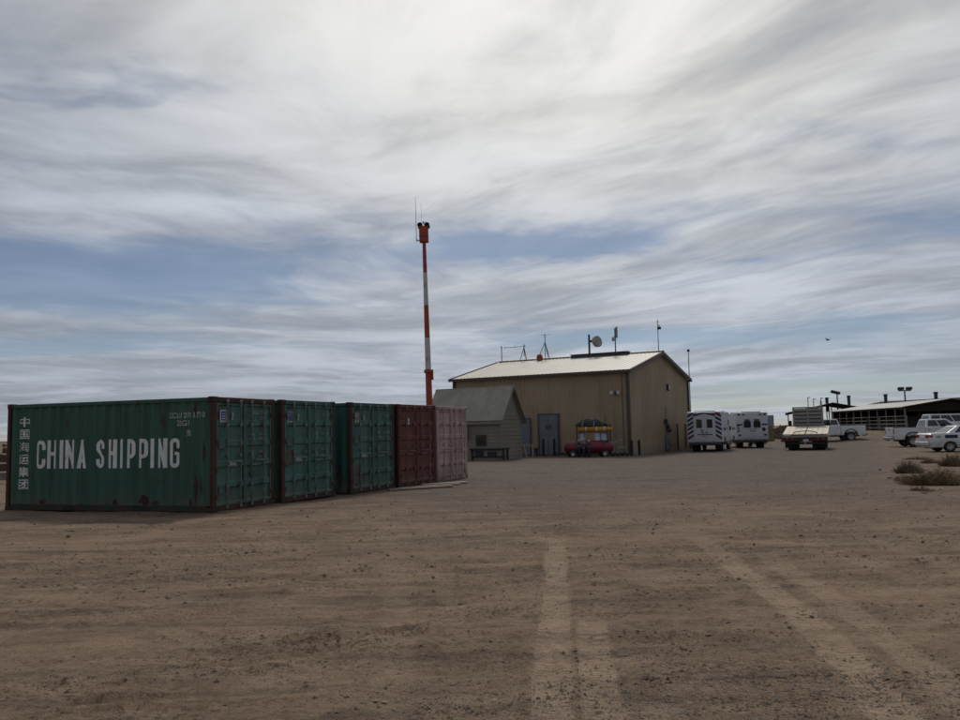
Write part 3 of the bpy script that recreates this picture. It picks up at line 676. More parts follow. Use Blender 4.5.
# local frame: x along the front wall (towards the left in the picture), y backwards along the gable
TB = thing('metal_building', 'large tan metal building with a pale low gable roof and antennas on the ridge', 'building', (BX, BY, 0), math.atan2(UY, UX))
TB.scale = (1, -1, 1)
def rib_wall(fn, a, b, z0, ztop, per=.30, d=.018):
    """ribbed cladding; ztop(t) gives the top edge"""
    ts = [a]; t = a+per*.5
    while t < b-.08:
        ts += [t-.05, t-.025, t+.025, t+.05]; t += per
    ts.append(b); vs = []; k = 0
    for i, t in enumerate(ts):
        dd = d if (i > 0 and i < len(ts)-1 and ((i-1) % 4) in (1, 2)) else 0
        vs += [fn(t, dd, z0), fn(t, dd, ztop(t))]
    return MB().add(vs, [(2*i, 2*i+2, 2*i+3, 2*i+1) for i in range(len(ts)-1)])
gable = lambda t: EAVE+(RIDGE-EAVE)*(1-abs(t-BWID/2)/(BWID/2))
rib_wall(lambda t, d, z: (t, -d, z), 0, BLEN, .0, lambda t: EAVE).build('front_wall', M['wall'], TB)
rib_wall(lambda t, d, z: (t, BWID+d, z), 0, BLEN, .0, lambda t: EAVE).build('back_wall', M['wall'], TB)
def gwall(x, sgn):
    ts = sorted(set([round(q, 3) for q in np.arange(0, BWID+.01, .3)]+[BWID/2, BWID])); vs = []; n = 0
    mb = MB()
    for a, b in zip(ts[:-1], ts[1:]):
        m0 = (a+b)/2
        for (p, q, d0, d1) in ((a, m0-.05, 0, 0), (m0-.05, m0-.025, 0, .018), (m0-.025, m0+.025, .018, .018), (m0+.025, m0+.05, .018, 0), (m0+.05, b, 0, 0)):
            if q > p: mb.add([(x+sgn*d0, p, 0), (x+sgn*d1, q, 0), (x+sgn*d1, q, gable(q)), (x+sgn*d0, p, gable(p))], [(0, 1, 2, 3)])
    return mb
gwall(0, -1).build('gable_wall', M['wall'], TB); gwall(BLEN, 1).build('gable_wall', M['wall'], TB)
# roof: two ribbed slopes
def slope(y0, z0, y1, z1):
    mb = MB(); ts = np.arange(-.30, BLEN+.31, .30)
    for a, b in zip(ts[:-1], ts[1:]):
        m0 = (a+b)/2
        for (p, q, d0, d1) in ((a, m0-.05, 0, 0), (m0-.05, m0-.02, 0, .025), (m0-.02, m0+.02, .025, .025), (m0+.02, m0+.05, .025, 0), (m0+.05, b, 0, 0)):
            mb.add([(p, y0, z0+d0), (q, y0, z0+d1), (q, y1, z1+d1), (p, y1, z1+d0)], [(0, 1, 2, 3)])
    return mb
sl = (RIDGE-EAVE)/(BWID/2); ov = .35
slope(-ov, EAVE-ov*sl+.10, BWID/2, RIDGE+.10).build('roof_slope', M['roof'], TB)
slope(BWID+ov, EAVE-ov*sl+.10, BWID/2, RIDGE+.10).build('roof_slope', M['roof'], TB)
MB().slab((-.31, BWID/2-.3, RIDGE+.085+.06), (BLEN+.31, BWID/2-.3, RIDGE+.085+.06), (BLEN+.31, BWID/2, RIDGE+.20), (-.31, BWID/2, RIDGE+.20), .02).slab((-.31, BWID/2, RIDGE+.20), (BLEN+.31, BWID/2, RIDGE+.20), (BLEN+.31, BWID/2+.3, RIDGE+.145), (-.31, BWID/2+.3, RIDGE+.145), .02).build('ridge_cap', M['roof'], TB)
for y in (-ov, BWID+ov): B(-.32, BLEN+.32, y-.05, y+.05, EAVE-ov*sl-.08, EAVE-ov*sl+.09).build('gutter', M['trim'], TB)
for x in (-.31, BLEN+.31):
    for y0, y1 in ((-ov, BWID/2), (BWID+ov, BWID/2)):
        z0 = EAVE-ov*sl; z1 = RIDGE
        MB().add([(x-.03, y0, z0-.10), (x+.03, y0, z0-.10), (x+.03, y1, z1-.10), (x-.03, y1, z1-.10), (x-.03, y0, z0+.12), (x+.03, y0, z0+.12), (x+.03, y1, z1+.12), (x-.03, y1, z1+.12)],
                 [(0, 1, 2, 3), (4, 5, 6, 7), (0, 1, 5, 4), (2, 3, 7, 6), (1, 2, 6, 5), (0, 3, 7, 4)]).build('rake_trim', M['trim'], TB)
for x, y in ((-.04, -.04), (BLEN+.04, -.04), (-.04, BWID+.04), (BLEN+.04, BWID+.04)): B(x-.09, x+.09, y-.09, y+.09, 0, EAVE-.14).build('corner_trim', M['trim'], TB)
B(-.06, BLEN+.06, -.06, -.045, .0, .14).build('base_trim', M['trim'], TB)
# doors in the front wall
d = B(4.95, 6.25, -.09, -.04, .06, 2.72, .01).build('door', M['greydoor'], TB)
for x0, x1 in ((4.80, 4.95), (6.25, 6.36)): B(x0, x1, -.11, -.03, .02, 2.80).build('door_frame', M['greydoor2'], d)
B(4.95, 6.25, -.11, -.03, 2.72, 2.80).build('door_frame', M['greydoor2'], d); B(5.585, 5.60, -.097, -.085, .08, 2.70).build('door_seam', M['black'], d)
B(5.66, 5.72, -.13, -.09, 1.0, 1.12).build('handle', M['steel'], d)
B(5.35, 5.80, -.096, -.088, 1.72, 2.05).build('sign_panel', M['greydoor2'], d)
d = B(6.98, 7.80, -.09, -.04, .06, 2.45, .01).build('door', M['greydoor'], TB)
for x0, x1 in ((6.90, 6.98), (7.80, 7.88)): B(x0, x1, -.11, -.03, .02, 2.54).build('door_frame', M['greydoor2'], d)
B(6.98, 7.80, -.11, -.03, 2.45, 2.54).build('door_frame', M['greydoor2'], d); B(7.05, 7.11, -.13, -.09, 1.0, 1.12).build('handle', M['steel'], d)
# things fixed to the walls
def wall_pt(x, y): # local -> world
    return (BX+UX*x+UY*y, BY+UY*x-UX*y)
# conduits and downpipes are parts of the building
for x in (.35, 1.55): MB().cyl((x, -.10, .02), (x, -.10, 2.6 if x > 1 else EAVE-.1), .018, n=8).build('conduit', M['trim'], TB)
for y in (10.5, 12.7): MB().cyl((-.12, y, .02), (-.12, y, 1.95), .06, n=8).build('vent_pipe', M['trim'], TB)
mb = B(-.24, -.04, 7.72, 8.22, .15, 1.05, .01).build('electrical_cabinet', M['steel'], TB)
B(-.245, -.238, 7.76, 8.18, .2, 1.0).build('cabinet_door', M['greydoor'], mb)
for k, (y, z, h) in enumerate(((7.62, 2.14, .34), (8.05, 1.72, .5), (8.42, 1.50, .3))):
    e = B(-.20, -.04, y-.14, y+.14, z-h/2, z+h/2, .01).build('meter_box', M['darksteel'], TB)
    MB().cyl((-.26, y, z), (-.19, y, z), .08, n=12).build('meter_glass', M['glass'], e)
MB().cyl((-.09, 7.95, 1.05), (-.09, 7.95, 3.2), .03, n=8).build('conduit', M['steel'], TB)
fl = B(.72, .88, -.10, -.04, 3.86, 4.10, .01).build('floodlight', M['darksteel'], TB)
for s in (-1, 1):
    MB().lathe((.80+s*.22, -.20, 4.0), [(.03, .08), (.11, 0), (.12, -.06), (.0, -.07)], 14, 'y').build('lamp_head', M['plastic'], fl, True)
e = B(-.16, -.04, 8.45, 8.85, 4.38, 4.86, .02).build('wall_lamp', M['darksteel'], TB)
B(-.20, -.155, 8.50, 8.66, 4.42, 4.82, .01).build('lamp_lens', M['plastic'], e)

def pole_on_roof(x, y=None, z=None):
    y = BWID/2 if y is None else y
    X, Yw = wall_pt(x, y)
    z = RIDGE+.12-abs(y-BWID/2)*sl if z is None else z
    return X, Yw, z
# low dark ventilator along the ridge
VX, VY, VZ = pole_on_roof(4.35, BWID/2-.35)
rv = thing('ridge_ventilator', 'long dark box ventilator lying along the ridge of the pale roof', 'ventilator', (VX, VY, VZ-.1), math.atan2(UY, UX))
B(-2.2, 2.2, -.28, .28, .0, .26, .02).build('housing', M['darksteel'], rv); B(-2.25, 2.25, -.34, .34, .265, .30).build('cover', M['darksteel'], rv)
for k in range(8): B(-2.1+k*.55, -1.75+k*.55, -.295, -.284, .05, .22).build('louvre', M['black'], rv)
# thin pole at the far left end
x, y, z = pole_on_roof(12.7); t = thing('antenna_pole', 'thin upright antenna pole at the left end of the roof ridge', 'antenna', (x, y, z), 0, 'antennas on the roof')
MB().cyl((0, 0, -.05), (0, 0, .95), .03, n=8).build('pole', M['darksteel'], t); MB().cyl((0, 0, .95), (0, 0, 1.25), .045, n=8).build('tip', M['steel'], t)
# yagi on a tripod
def tripod(t, h, spread, r=.022, m='darksteel'):
    for k in range(3):
        a = k*2.094+.5; MB().cyl((spread*math.cos(a), spread*math.sin(a), -.14), (.02*math.cos(a), .02*math.sin(a), h), r, n=6).build('tripod_leg', M[m], t)
x, y, z = pole_on_roof(10.72); t = thing('yagi_antenna', 'horizontal bar antenna on a small tripod near the left end of the ridge', 'antenna', (x, y, z), math.atan2(UY, UX), 'antennas on the roof')
tripod(t, .95, .38, .025); MB().cyl((0, 0, .3), (0, 0, 1.25), .03, n=8).build('mast', M['darksteel'], t)
bm_ = MB().cyl((-.15, 0, 1.10), (1.75, 0, 1.08), .02, n=6).build('boom', M['steel'], t)
for k in range(7): MB().cyl((-.05+k*.29, -.22, 1.10), (-.05+k*.29, .22, 1.10), .01, n=5).build('element', M['steel'], bm_)
for k in (0, 3, 6): MB().cyl((-.05+k*.29, 0, 1.0), (-.05+k*.29, 0, 1.22), .012, n=5).build('element', M['steel'], bm_)
# tripod mast with cross arm and a red drum at its foot
x, y, z = pole_on_roof(8.92); t = thing('tripod_mast', 'tall tripod mast with a cross arm, orange box at its foot', 'antenna', (x, y, z), math.atan2(UY, UX), 'antennas on the roof')
tripod(t, 1.25, .62, .025); MB().cyl((0, 0, .0), (0, 0, 1.95), .028, n=8).build('mast', M['darksteel'], t)
MB().cyl((-.45, 0, 1.85), (.40, 0, 1.85), .015, n=6).build('cross_arm', M['steel'], t); MB().cyl((0, -.3, 1.72), (0, .3, 1.72), .015, n=6).build('cross_arm', M['steel'], t)
x, y, z = pole_on_roof(9.15, BWID/2-.55); t = thing('orange_equipment_box', 'small orange red rounded box on the roof at the tripod foot', 'box', (x, y, z), .4)
MB().lathe((0, 0, -.02), [(.0, .0), (.20, .0), (.23, .06), (.23, .34), (.14, .46), (0, .48)], 14).build('shell', M['orange'], t, True); MB().lathe((0, 0, .16), [(.235, 0), (.25, .03), (.235, .06)], 14).build('band', M['darksteel'], t)
# dish
x, y, z = pole_on_roof(5.22, BWID/2-.2); t = thing('dish_antenna', 'round tan dish antenna on a short thick pole on the roof', 'antenna', (x, y, z), 0, 'antennas on the roof')
MB().cyl((0, 0, -.05), (0, 0, 1.62), .075, n=12).build('pole', M['darksteel'], t, True)
hd = MB().cyl((.05, -.02, 1.12), (.40, -.10, 1.10), .09, n=10).build('bracket', M['darksteel'], t)
dm = MB().lathe((0, 0, 0), [(.10, -.28), (.40, -.22), (.43, -.06), (.44, .0), (.41, .05), (.0, .08)], 28).build('dish', M['dish'], t, True)
dm.location = (.62, -.16, 1.10); dm.rotation_euler = (R(78), R(8), R(38))
# panel antenna pole
x, y, z = pole_on_roof(3.18, BWID/2-.2); t = thing('panel_antenna', 'pole with an upright pale panel antenna right of the dish', 'antenna', (x, y, z), 0, 'antennas on the roof')
MB().cyl((0, 0, -.05), (0, 0, 1.95), .045, n=10).build('pole', M['darksteel'], t)
B(.05, .18, -.10, .05, 1.22, 2.05, .02).build('panel', M['steel'], t); B(-.24, -.08, -.12, .06, .98, 1.28, .02).build('radio_box', M['steel'], t); B(-.09, .06, -.03, .03, 1.30, 1.36).build('bracket', M['darksteel'], t); B(-.09, .06, -.03, .03, 1.08, 1.14).build('bracket', M['darksteel'], t)
# mast at the gable peak
x, y, z = pole_on_roof(.02); t = thing('gable_peak_mast', 'thin mast with a small camera at the gable peak', 'antenna', (x, y, z), 0, 'antennas on the roof')
MB().cyl((0, 0, -.05), (0, 0, 2.3), .03, .022, n=8).build('mast', M['darksteel'], t); B(-.03, .22, -.08, .08, 1.58, 1.76, .02).build('camera_head', M['black'], t); MB().cyl((-.10, 0, 2.12), (.12, 0, 2.12), .012, n=6).build('cross_arm', M['steel'], t); MB().lathe((.10, 0, 1.80), [(.0, .12), (.06, .08), (.06, 0), (0, 0)], 10).build('cap', M['steel'], t)
# eave mast, right hand corner
x, y = wall_pt(-.22, 13.9); t = thing('eave_mast', 'slim pole with a ball head rising past the right hand eave', 'antenna', (x, y, 0), 0, 'antennas on the roof')
MB().cyl((0, 0, 0), (.04, 0, 7.65), .04, .03, n=8).build('pole', M['trim'], t); MB().lathe((.04, 0, 7.7), [(0, -.12), (.10, -.06), (.12, 0), (.09, .08), (0, .12)], 12).build('head', M['black'], t, True)

# ------------------------------------------------------------------ small steep-roofed shed
SX, SY = 1.12, 48.6; SW, SLn, SE, SR = 2.75, 5.0, 2.42, 4.28
TS = thing('storage_shed', 'small grey tan shed with a steep gable roof in front of the metal building', 'shed', (SX, SY, 0), math.atan2(UY, UX)); TS.scale = (1, -1, 1)
def lap(fn, a, b, z0, z1, n):
    """horizontal lap siding"""
    mb = MB(); h = (z1-z0)/n
    for k in range(n):
        q = z0+k*h; mb.add([fn(a, .02, q), fn(b, .02, q), fn(b, .0, q+h), fn(a, .0, q+h), fn(a, .0, q), fn(b, .0, q)], [(0, 1, 2, 3), (0, 1, 5, 4)])
    return mb
lap(lambda t, d, z: (t, -d, z), 0, SLn, 0, SE, 12).build('front_wall', M['wall2'], TS); lap(lambda t, d, z: (t, SW+d, z), 0, SLn, 0, SE, 12).build('back_wall', M['wall2'], TS)
for x, sg in ((0, -1), (SLn, 1)):
    mb = MB(); n = 18
    for k in range(n):
        za, zb = SR*k/n, SR*(k+1)/n
        wd = lambda z: SW/2 if z <= SE else SW/2*(SR-z)/(SR-SE)
        mb.add([(x+sg*.02, SW/2-wd(za), za), (x+sg*.02, SW/2+wd(za), za), (x, SW/2+wd(zb), zb), (x, SW/2-wd(zb), zb)], [(0, 1, 2, 3)])
    mb.build('gable_wall', M['wall2'], TS)
ssl = (SR-SE)/(SW/2)
for sg in (-1, 1):
    ye = SW/2+sg*(SW/2+.16); ze = SE-.16*ssl
    rf = MB().slab((-.22, ye, ze+.07), (SLn+.22, ye, ze+.07), (SLn+.22, SW/2, SR+.07), (-.22, SW/2, SR+.07), .07*sg).build('roof_slope', M['shedroof'], TS)
    B(-.22, SLn+.22, min(ye, ye+sg*.03), max(ye, ye+sg*.03), ze-.10, ze+.06).build('eave_board', M['wall2'], TS)
    for x in (-.235, SLn+.235):
        MB().add([(x-.012, ye, ze-.10), (x+.012, ye, ze-.10), (x+.012, SW/2, SR-.10), (x-.012, SW/2, SR-.10), (x-.012, ye, ze+.08), (x+.012, ye, ze+.08), (x+.012, SW/2, SR+.08), (x-.012, SW/2, SR+.08)],
                 [(0, 1, 2, 3), (4, 5, 6, 7), (0, 1, 5, 4), (2, 3, 7, 6), (1, 2, 6, 5), (0, 3, 7, 4)]).build('rake_board', M['trim'] if sg == 1 else M['wall2'], TS)
B(-.26, SLn+.26, SW/2-.10, SW/2+.10, SR+.055, SR+.10, .01).build('ridge_cap', M['shedroof'], TS)
for x in (-.01, SLn+.01): B(x-.05, x+.05, -.055, .02, 0, SE-.06).build('corner_board', M['wall2'], TS)
w_ = B(.95, 1.65, -.075, -.03, .85, 1.50, .01).build('window', M['trim'], TS); B(1.0, 1.6, -.082, -.076, .90, 1.45).build('pane', M['glass'], w_)
B(2.15, 3.0, -.34, -.03, 1.25, 2.05, .02).build('wall_unit', M['rackgrey'], TS)
# far hangar on the horizon
t = thing('distant_hangar', 'pale blue grey hangar on the far horizon beside the ambulances', 'building', (116, 345, 0), 0)
B(-4, 3, 0, 12, 0, 4.3).build('hall', M['far'], t); B(3, 5.2, 0, 12, 0, 6.0).build('tower_block', M['far'], t); MB().prism([(-4.4, 4.3), (3.3, 4.3), (-.5, 5.0)], -.3, 12.3).build('roof', M['far'], t)

# ------------------------------------------------------------------ striped siren mast
t = thing('siren_mast', 'tall orange and white striped mast with a twin horn siren head', 'mast', (-2.43, 40, 0), 0)
lean = math.atan(.16/9.5); t.rotation_euler = (0, -lean, 0)
zs = [0, 1.5, 3.05, 4.62, 6.20, 7.80, 9.40, 11.1]; zs = [0, 1.3, 3.0, 4.66, 6.26, 7.86, 9.46, 11.0]
for k in range(len(zs)-1):
    a, b = zs[k], zs[k+1]; ra = .185-.009*a; rb = .185-.009*b
    MB().cyl((0, 0, a), (0, 0, b), ra, rb, n=16).build('mast_section', M['orange'] if (len(zs)-2-k) % 2 == 0 else M['mastwhite'], t, True)
MB().lathe((0, 0, 4.55), [(.15, 0), (.21, .02), (.21, .16), (.15, .18)], 16).build('collar', M['orange'], t)
B(.13, .24, -.10, .10, 4.22, 4.72, .02).build('junction_box', M['orange'], t)
hd = B(-.22, .22, -.22, .22, 10.98, 11.76, .03).build('siren_head', M['orange'], t)
for s in (-1, 1):
    h = MB().lathe((s*.17, -.16, 11.80), [(.03, .26), (.05, .12), (.10, .02), (.13, -.06), (.115, -.065), (.03, .05)], 16, 'y').build('horn', M['black'], hd, True)
    MB().lathe((s*.17, .16, 11.80), [(.03, -.26), (.05, -.12), (.10, -.02), (.13, .06), (.115, .065), (.03, -.05)], 16, 'y').build('horn', M['black'], hd, True)
MB().lathe((0, -.05, 11.9), [(.05, 0), (.05, .1), (.0, .13)], 8).build('beacon', M['plastic'], hd)
B(-.225, .225, -.235, -.222, 11.2, 11.26).build('trim_strip', M['redtank'], hd)
ar = MB().cyl((-.10, 0, 11.0), (-.37, 0, 11.12), .022, n=6).build('antenna_arm', M['darksteel'], t)
MB().cyl((-.37, 0, 11.02), (-.36, 0, 13.3), .018, .007, n=6).build('whip_antenna', M['darksteel'], t)
MB().cyl((-.10, .05, 11.9), (-.10, .05, 12.9), .006, n=5).build('lightning_rod', M['steel'], t)
MB().lathe((0, 0, 0), [(.45, 0), (.45, .12), (.20, .14)], 16).build('footing', M['stone'], t)

# ------------------------------------------------------------------ clutter along the front wall
def gp(px, py): p = G(px, py); return float(p[0]), float(p[1])
def bollard(px, py, h, lab, r=.085, m='black'):
    x, y = gp(px, py); t = thing('bollard', lab, 'bollard', (x, y, 0), 0, 'steel bollards by the building')
    MB().cyl((0, 0, -.05), (0, 0, h-.05), r, n=12).build('post', M[m], t, True); MB().lathe((0, 0, h-.05), [(r, 0), (r*.8, .05), (0, .07)], 12).build('cap', M[m], t, True)
bollard(543.5, 456.2, 1.1, 'dark bollard left of the pair before the grey door'); bollard(554.5, 456, 1.1, 'dark bollard right of the pair before the grey door')
bollard(632, 456, .95, 'dark bollard standing left of its twin at the building corner'); bollard(639.5, 455.2, .95, 'dark bollard standing right of its twin at the building corner')
# sawhorses
def sawhorse(px, py, rz, L, lab, m='wood'):
    x, y = gp(px, py); t = thing('sawhorse', lab, 'sawhorse', (x, y, 0), rz, 'wooden sawhorses by the wall')
    B(-L/2, L/2, -.05, .05, .70, .80, .008).build('beam', M[m], t)
    for sx in (-1, 1):
        for sy in (-1, 1): MB().slab((sx*(L/2-.12)-.04, sy*.06, .74), (sx*(L/2-.12)+.04, sy*.06, .74), (sx*(L/2-.04)+.04, sy*.34, 0), (sx*(L/2-.04)-.04, sy*.34, 0), .04).build('leg', M[m], t)
        B(sx*(L/2-.10)-.02, sx*(L/2-.10)+.02, -.20, .20, .34, .42).build('brace', M[m], t)
sawhorse(519.5, 458, .3, .8, 'pale wooden sawhorse nearest the shed wall'); sawhorse(527, 457, -.25, 1.0, 'pale wooden sawhorse beside the bollards')
x, y = gp(534.5, 456.6); t = thing('metal_bin', 'small dark metal bin beside the left bollard', 'bin', (x, y, 0))
MB().lathe((0, 0, 0), [(0, 0), (.20, 0), (.24, .5), (.25, .52), (.23, .52), (.19, .05), (0, .05)], 16).build('drum', M['darksteel'], t, True); MB().lathe((0, 0, .5), [(.255, 0), (.27, .02), (.255, .04)], 16).build('rim', M['rustpost'], t); MB().lathe((0, 0, .46), [(0, .02), (.12, .05), (.22, .0)], 9).build('contents', M['hydrant'], t)
# workbench in front of the shed
x, y = gp(489, 460.2); t = thing('workbench', 'low dark workbench in front of the shed wall', 'bench', (x, y, 0), math.atan2(UY, UX)+math.pi)
B(-1.15, 1.25, -.32, .32, .62, .70, .01).build('top', M['tarp'], t); B(-1.05, 1.15, -.28, .28, .20, .25).build('shelf', M['cylblue'], t)
for sx in (-1.0, 1.1):
    for sy in (-.26, .26): B(sx-.045, sx+.045, sy-.045, sy+.045, 0, .62).build('leg', M['tarp'], t)
tb = thing('white_tub', 'small white plastic tub on the dark workbench', 'tub', (x+.50, y-.10, .70)); MB().lathe((0, 0, 0), [(0, 0), (.11, 0), (.13, .20), (.10, .20), (0, .02)], 14).build('body', M['plastic'], tb, True); MB().lathe((0, 0, .2), [(.0, .03), (.12, .03), (.135, 0)], 14).build('lid', M['plastic'], tb)
for k, (dx_, w_, h_, lb) in enumerate(((-.55, .5, .30, 'wide dark crate under the workbench top'), (.30, .55, .24, 'low navy crate on the workbench shelf'))):
    c = thing('crate', lb, 'crate', (x+dx_*.87, y-dx_*.487, .25)); c.rotation_euler = (0, 0, math.atan2(UY, UX)+math.pi)
    B(-w_/2, w_/2, -.2, .2, 0, .03).build('base', M['cylblue'], c)
    for s in (-1, 1): B(-w_/2, w_/2, s*.2-.012, s*.2+.012, .03, h_).build('side', M['cylblue'], c); B(s*w_/2-.012, s*w_/2+.012, -.187, .187, .03, h_).build('end', M['cylblue'], c)
# red tank on a small trailer, rack of gear behind it
x, y = gp(589, 457.0); rz = math.atan2(UY, UX)+math.pi
t = thing('red_tank_trailer', 'low dark red tank trailer parked against the building wall', 'trailer', (x, y, 0), rz*.55)
MB().lathe((0, 0, .60), [(0, -1.52), (.20, -1.49), (.35, -1.36), (.39, -1.18), (.39, 1.18), (.35, 1.36), (.20, 1.49), (0, 1.52)], 24, 'x').build('tank', M['redtank'], t, True)
for q in (-.85, .85): MB().lathe((q, 0, .62), [(.408, -.04), (.418, -.03), (.418, .03), (.408, .04)], 24, 'x').build('strap', M['darksteel'], t)
B(-1.35, 1.45, -.36, .36, .20, .27).build('chassis', M['black'], t); MB().cyl((1.45, 0, .24), (2.05, 0, .30), .035, n=8).build('drawbar', M['black'], t)
for sx in (-.9, 1.05):
    for sy in (-1, 1):
        w = MB().lathe((sx, sy*.44, .22), [(.12, -.07), (.20, -.08), (.22, -.05), (.22, .05), (.20, .08), (.12, .07)], 18, 'y').build('wheel', M['rubber'], t, True); MB().lathe((sx, sy*.44, .22), [(0, -.05), (.12, -.065), (.125, .065), (0, .05)], 14, 'y').build('rim', M['rim'], w)
bx_, by_ = x, y
dirx, diry = math.cos(rz), math.sin(rz)     # along the wall, left to right
nx, ny = diry, -dirx                        # away from the wall, to the camera
def along(a, b): return bx_+dirx*a+nx*b, by_+diry*a+ny*b
for k, a in enumerate((-.70, -.38, -.06, .26)):
    X, Y_ = along(a, .62); c = thing('gas_cylinder', ['dark gas cylinder leftmost of the four before the red tank', 'dark gas cylinder second from left before the red tank', 'dark gas cylinder third from left before the red tank', 'dark gas cylinder rightmost of the four before the red tank'][k], 'gas cylinder', (X, Y_, 0), 0, 'gas cylinders before the red tank')
    hh = (.98, 1.08, .94, 1.05)[k]
    MB().lathe((0, 0, 0), [(0, 0), (.10, 0), (.115, .03), (.115, hh-.28), (.09, hh-.18), (.04, hh-.12), (.035, hh-.08)], 16).build('bottle', M['cylblue'], c, True)
    MB().lathe((0, 0, hh-.10), [(.045, 0), (.05, .02), (.05, .10), (0, .11)], 10).build('valve_cap', M['plastic'] if k != 2 else M['paper'], c); MB().lathe((0, 0, hh*.62), [(.117, 0), (.118, .005), (.118, .03), (.117, .035)], 16).build('collar_label', M['faded'], c)
X, Y_ = along(.1, -.62); rk = thing('equipment_rack', 'dark steel storage rack between the red tank and the wall', 'rack', (X, Y_, 0), rz)
for sx in (-1.0, 1.0):
    for sy in (-.25, .25): B(sx-.03, sx+.03, sy-.03, sy+.03, 0, 2.0).build('upright', M['darksteel'], rk)
for z in (.95, 1.48, 1.86): B(-1.05, 1.05, -.30, .30, z, z+.04).build('shelf', M['darksteel'], rk)
for k, (a, w, h, lb) in enumerate(((-.72, .34, .46, 'white plastic drum at the left of the rack shelf'), (.30, .40, .44, 'white plastic drum in the middle of the rack shelf'), (.70, .36, .40, 'white plastic drum at the right of the rack shelf'))):
    X2, Y2 = along(.1+a, -.56); c = thing('plastic_drum', lb, 'drum', (X2, Y2, .99), 0, 'white drums on the rack')
    r_ = w/2; MB().lathe((0, 0, 0), [(0, 0), (r_*.95, 0), (r_, .03), (r_, h*.45), (r_*.96, h*.48), (r_, h*.51), (r_, h-.04), (r_*.9, h), (0, h)], 18).build('body', M['plastic'], c, True); MB().cyl((r_*.4, 0, h), (r_*.4, 0, h+.03), .04, n=8).build('bung', M['plastic'], c)
X2, Y2 = along(.25, -.40); c = thing('yellow_float', 'long yellow float lying across the top of the rack', 'float', (X2, Y2, 1.52), rz)
MB().lathe((0, 0, .17), [(0, -1.15), (.06, -1.12), (.14, -.9), (.165, -.5), (.165, .4), (.13, .9), (.05, 1.2), (0, 1.22)], 16, 'x').build('hull', M['yellow'], c, True)
for q in (-.5, .2, .7): MB().lathe((q, 0, .17), [(.168, -.05), (.172, -.04), (.172, .04), (.168, .05)], 16, 'x').build('strap', M['plastic'], c)
X2, Y2 = along(-.05, -.55); c = thing('tarpaulin_bundle', 'dark tarpaulin bundle lying on the topmost rack shelf', 'tarpaulin', (X2, Y2, 1.90), rz)
mb = MB(); nseg = 14; rr_ = random.Random(3)
prof = [(-.95+1.9*k/nseg) for k in range(nseg+1)]; vs = []
for k, xx in enumerate(prof):
    hh = .08+.36*math.sin(math.pi*k/nseg)**.6*(.8+.3*rr_.random())
    for j in range(9):
        a = math.pi*j/8; vs.append((xx, .30*math.cos(a)*(.9+.15*rr_.random()), max(0, hh*math.sin(a)*(.85+.25*rr_.random()))))
mb.add(vs, [(k*9+j, k*9+j+1, (k+1)*9+j+1, (k+1)*9+j) for k in range(nseg) for j in range(8)]).build('folded_sheet', M['tarp'], c, True)
for q in (-.4, .35): MB().lathe((q, 0, .0), [(.36, -.015), (.37, .0), (.36, .015)], 16, 'x').build('tie', M['sticker'], c)
# tube trolley
x, y = gp(620, 456.2); t = thing('tube_trolley', 'small galvanised tube frame trolley right of the red tank', 'trolley', (x, y, 0), .5)
for sx in (-.35, .35):
    MB().cyl((sx, .2, .1), (sx, .2, 1.05 if sx > 0 else .8), .022, n=8).build('upright', M['steel'], t); MB().cyl((sx, -.25, .1), (sx, -.25, .55), .022, n=8).build('upright', M['steel'], t); MB().cyl((sx, -.25, .52), (sx, .2, .52), .02, n=8).build('side_rail', M['steel'], t)
for z, y_ in ((.52, .2), (.52, -.25), (1.02, .2)): MB().cyl((-.35, y_, z if z < 1 else .8), (.35, y_, z), .02, n=8).build('cross_tube', M['steel'], t)
B(-.34, .34, -.24, .19, .20, .23).build('deck', M['darksteel'], t)
for sx in (-.35, .35):
    for sy in (-.25, .2): MB().lathe((sx, sy, .08), [(0, -.03), (.08, -.03), (.085, 0), (.08, .03), (0, .03)], 12, 'y').build('wheel', M['rubber'], t)
# valve standpipe and hose box near the gable
x, y = gp(658.5, 451.2); t = thing('standpipe', 'dusty tan valve standpipe beside the gable wall', 'standpipe', (x, y, 0))
MB().lathe((0, 0, 0), [(.22, 0), (.22, .05), (.12, .07), (.12, .55), (.16, .58), (.16, .66), (.10, .80), (0, .86)], 14).build('barrel', M['hydrant'], t, True)
for s in (-1, 1): MB().cyl((s*.10, 0, .45), (s*.24, 0, .45), .06, n=10).build('outlet', M['hydrant'], t)
MB().cyl((0, 0, .84), (0, 0, .96), .03, n=8).build('spindle', M['steel'], t)
x, y = gp(650, 452.2); t = thing('concrete_parking_block', 'low dark parking block on the ground by the gable wall', 'parking block', (x, y, 0), math.atan2(.873, .487))
MB().prism([(-.9, 0), (.9, 0), (.85, .15), (-.85, .15)], -.10, .10).build('block', M['darksteel'], t); B(-.6, -.55, -.02, .02, .15, .17).build('pin', M['rustpost'], t); B(.55, .6, -.02, .02, .15, .17).build('pin', M['rustpost'], t)
# low plank fence just visible past the left end of the row
t = thing('plank_fence', 'low dark plank fence past the left end of the green container', 'fence', (-22.5, 33.5, 0), R(8))
for k in range(7): B(-4.9+k*1.5, -4.8+k*1.5, .0, .1, 0, 1.75 if k % 2 else 1.15).build('post', M['darkwood'], t)
for k in range(3):
    for j in range(3): B(-4.9+j*3.0, -1.93+j*3.0, -.04, -.002, .12+k*.36, .43+k*.36, .006).build('plank', M['darkwood'] if k != 0 else M['post'], t)
MB().cyl((-4.9, .05, 1.68), (4.2, .05, 1.68), .012, n=5).build('wire', M['darksteel'], t)
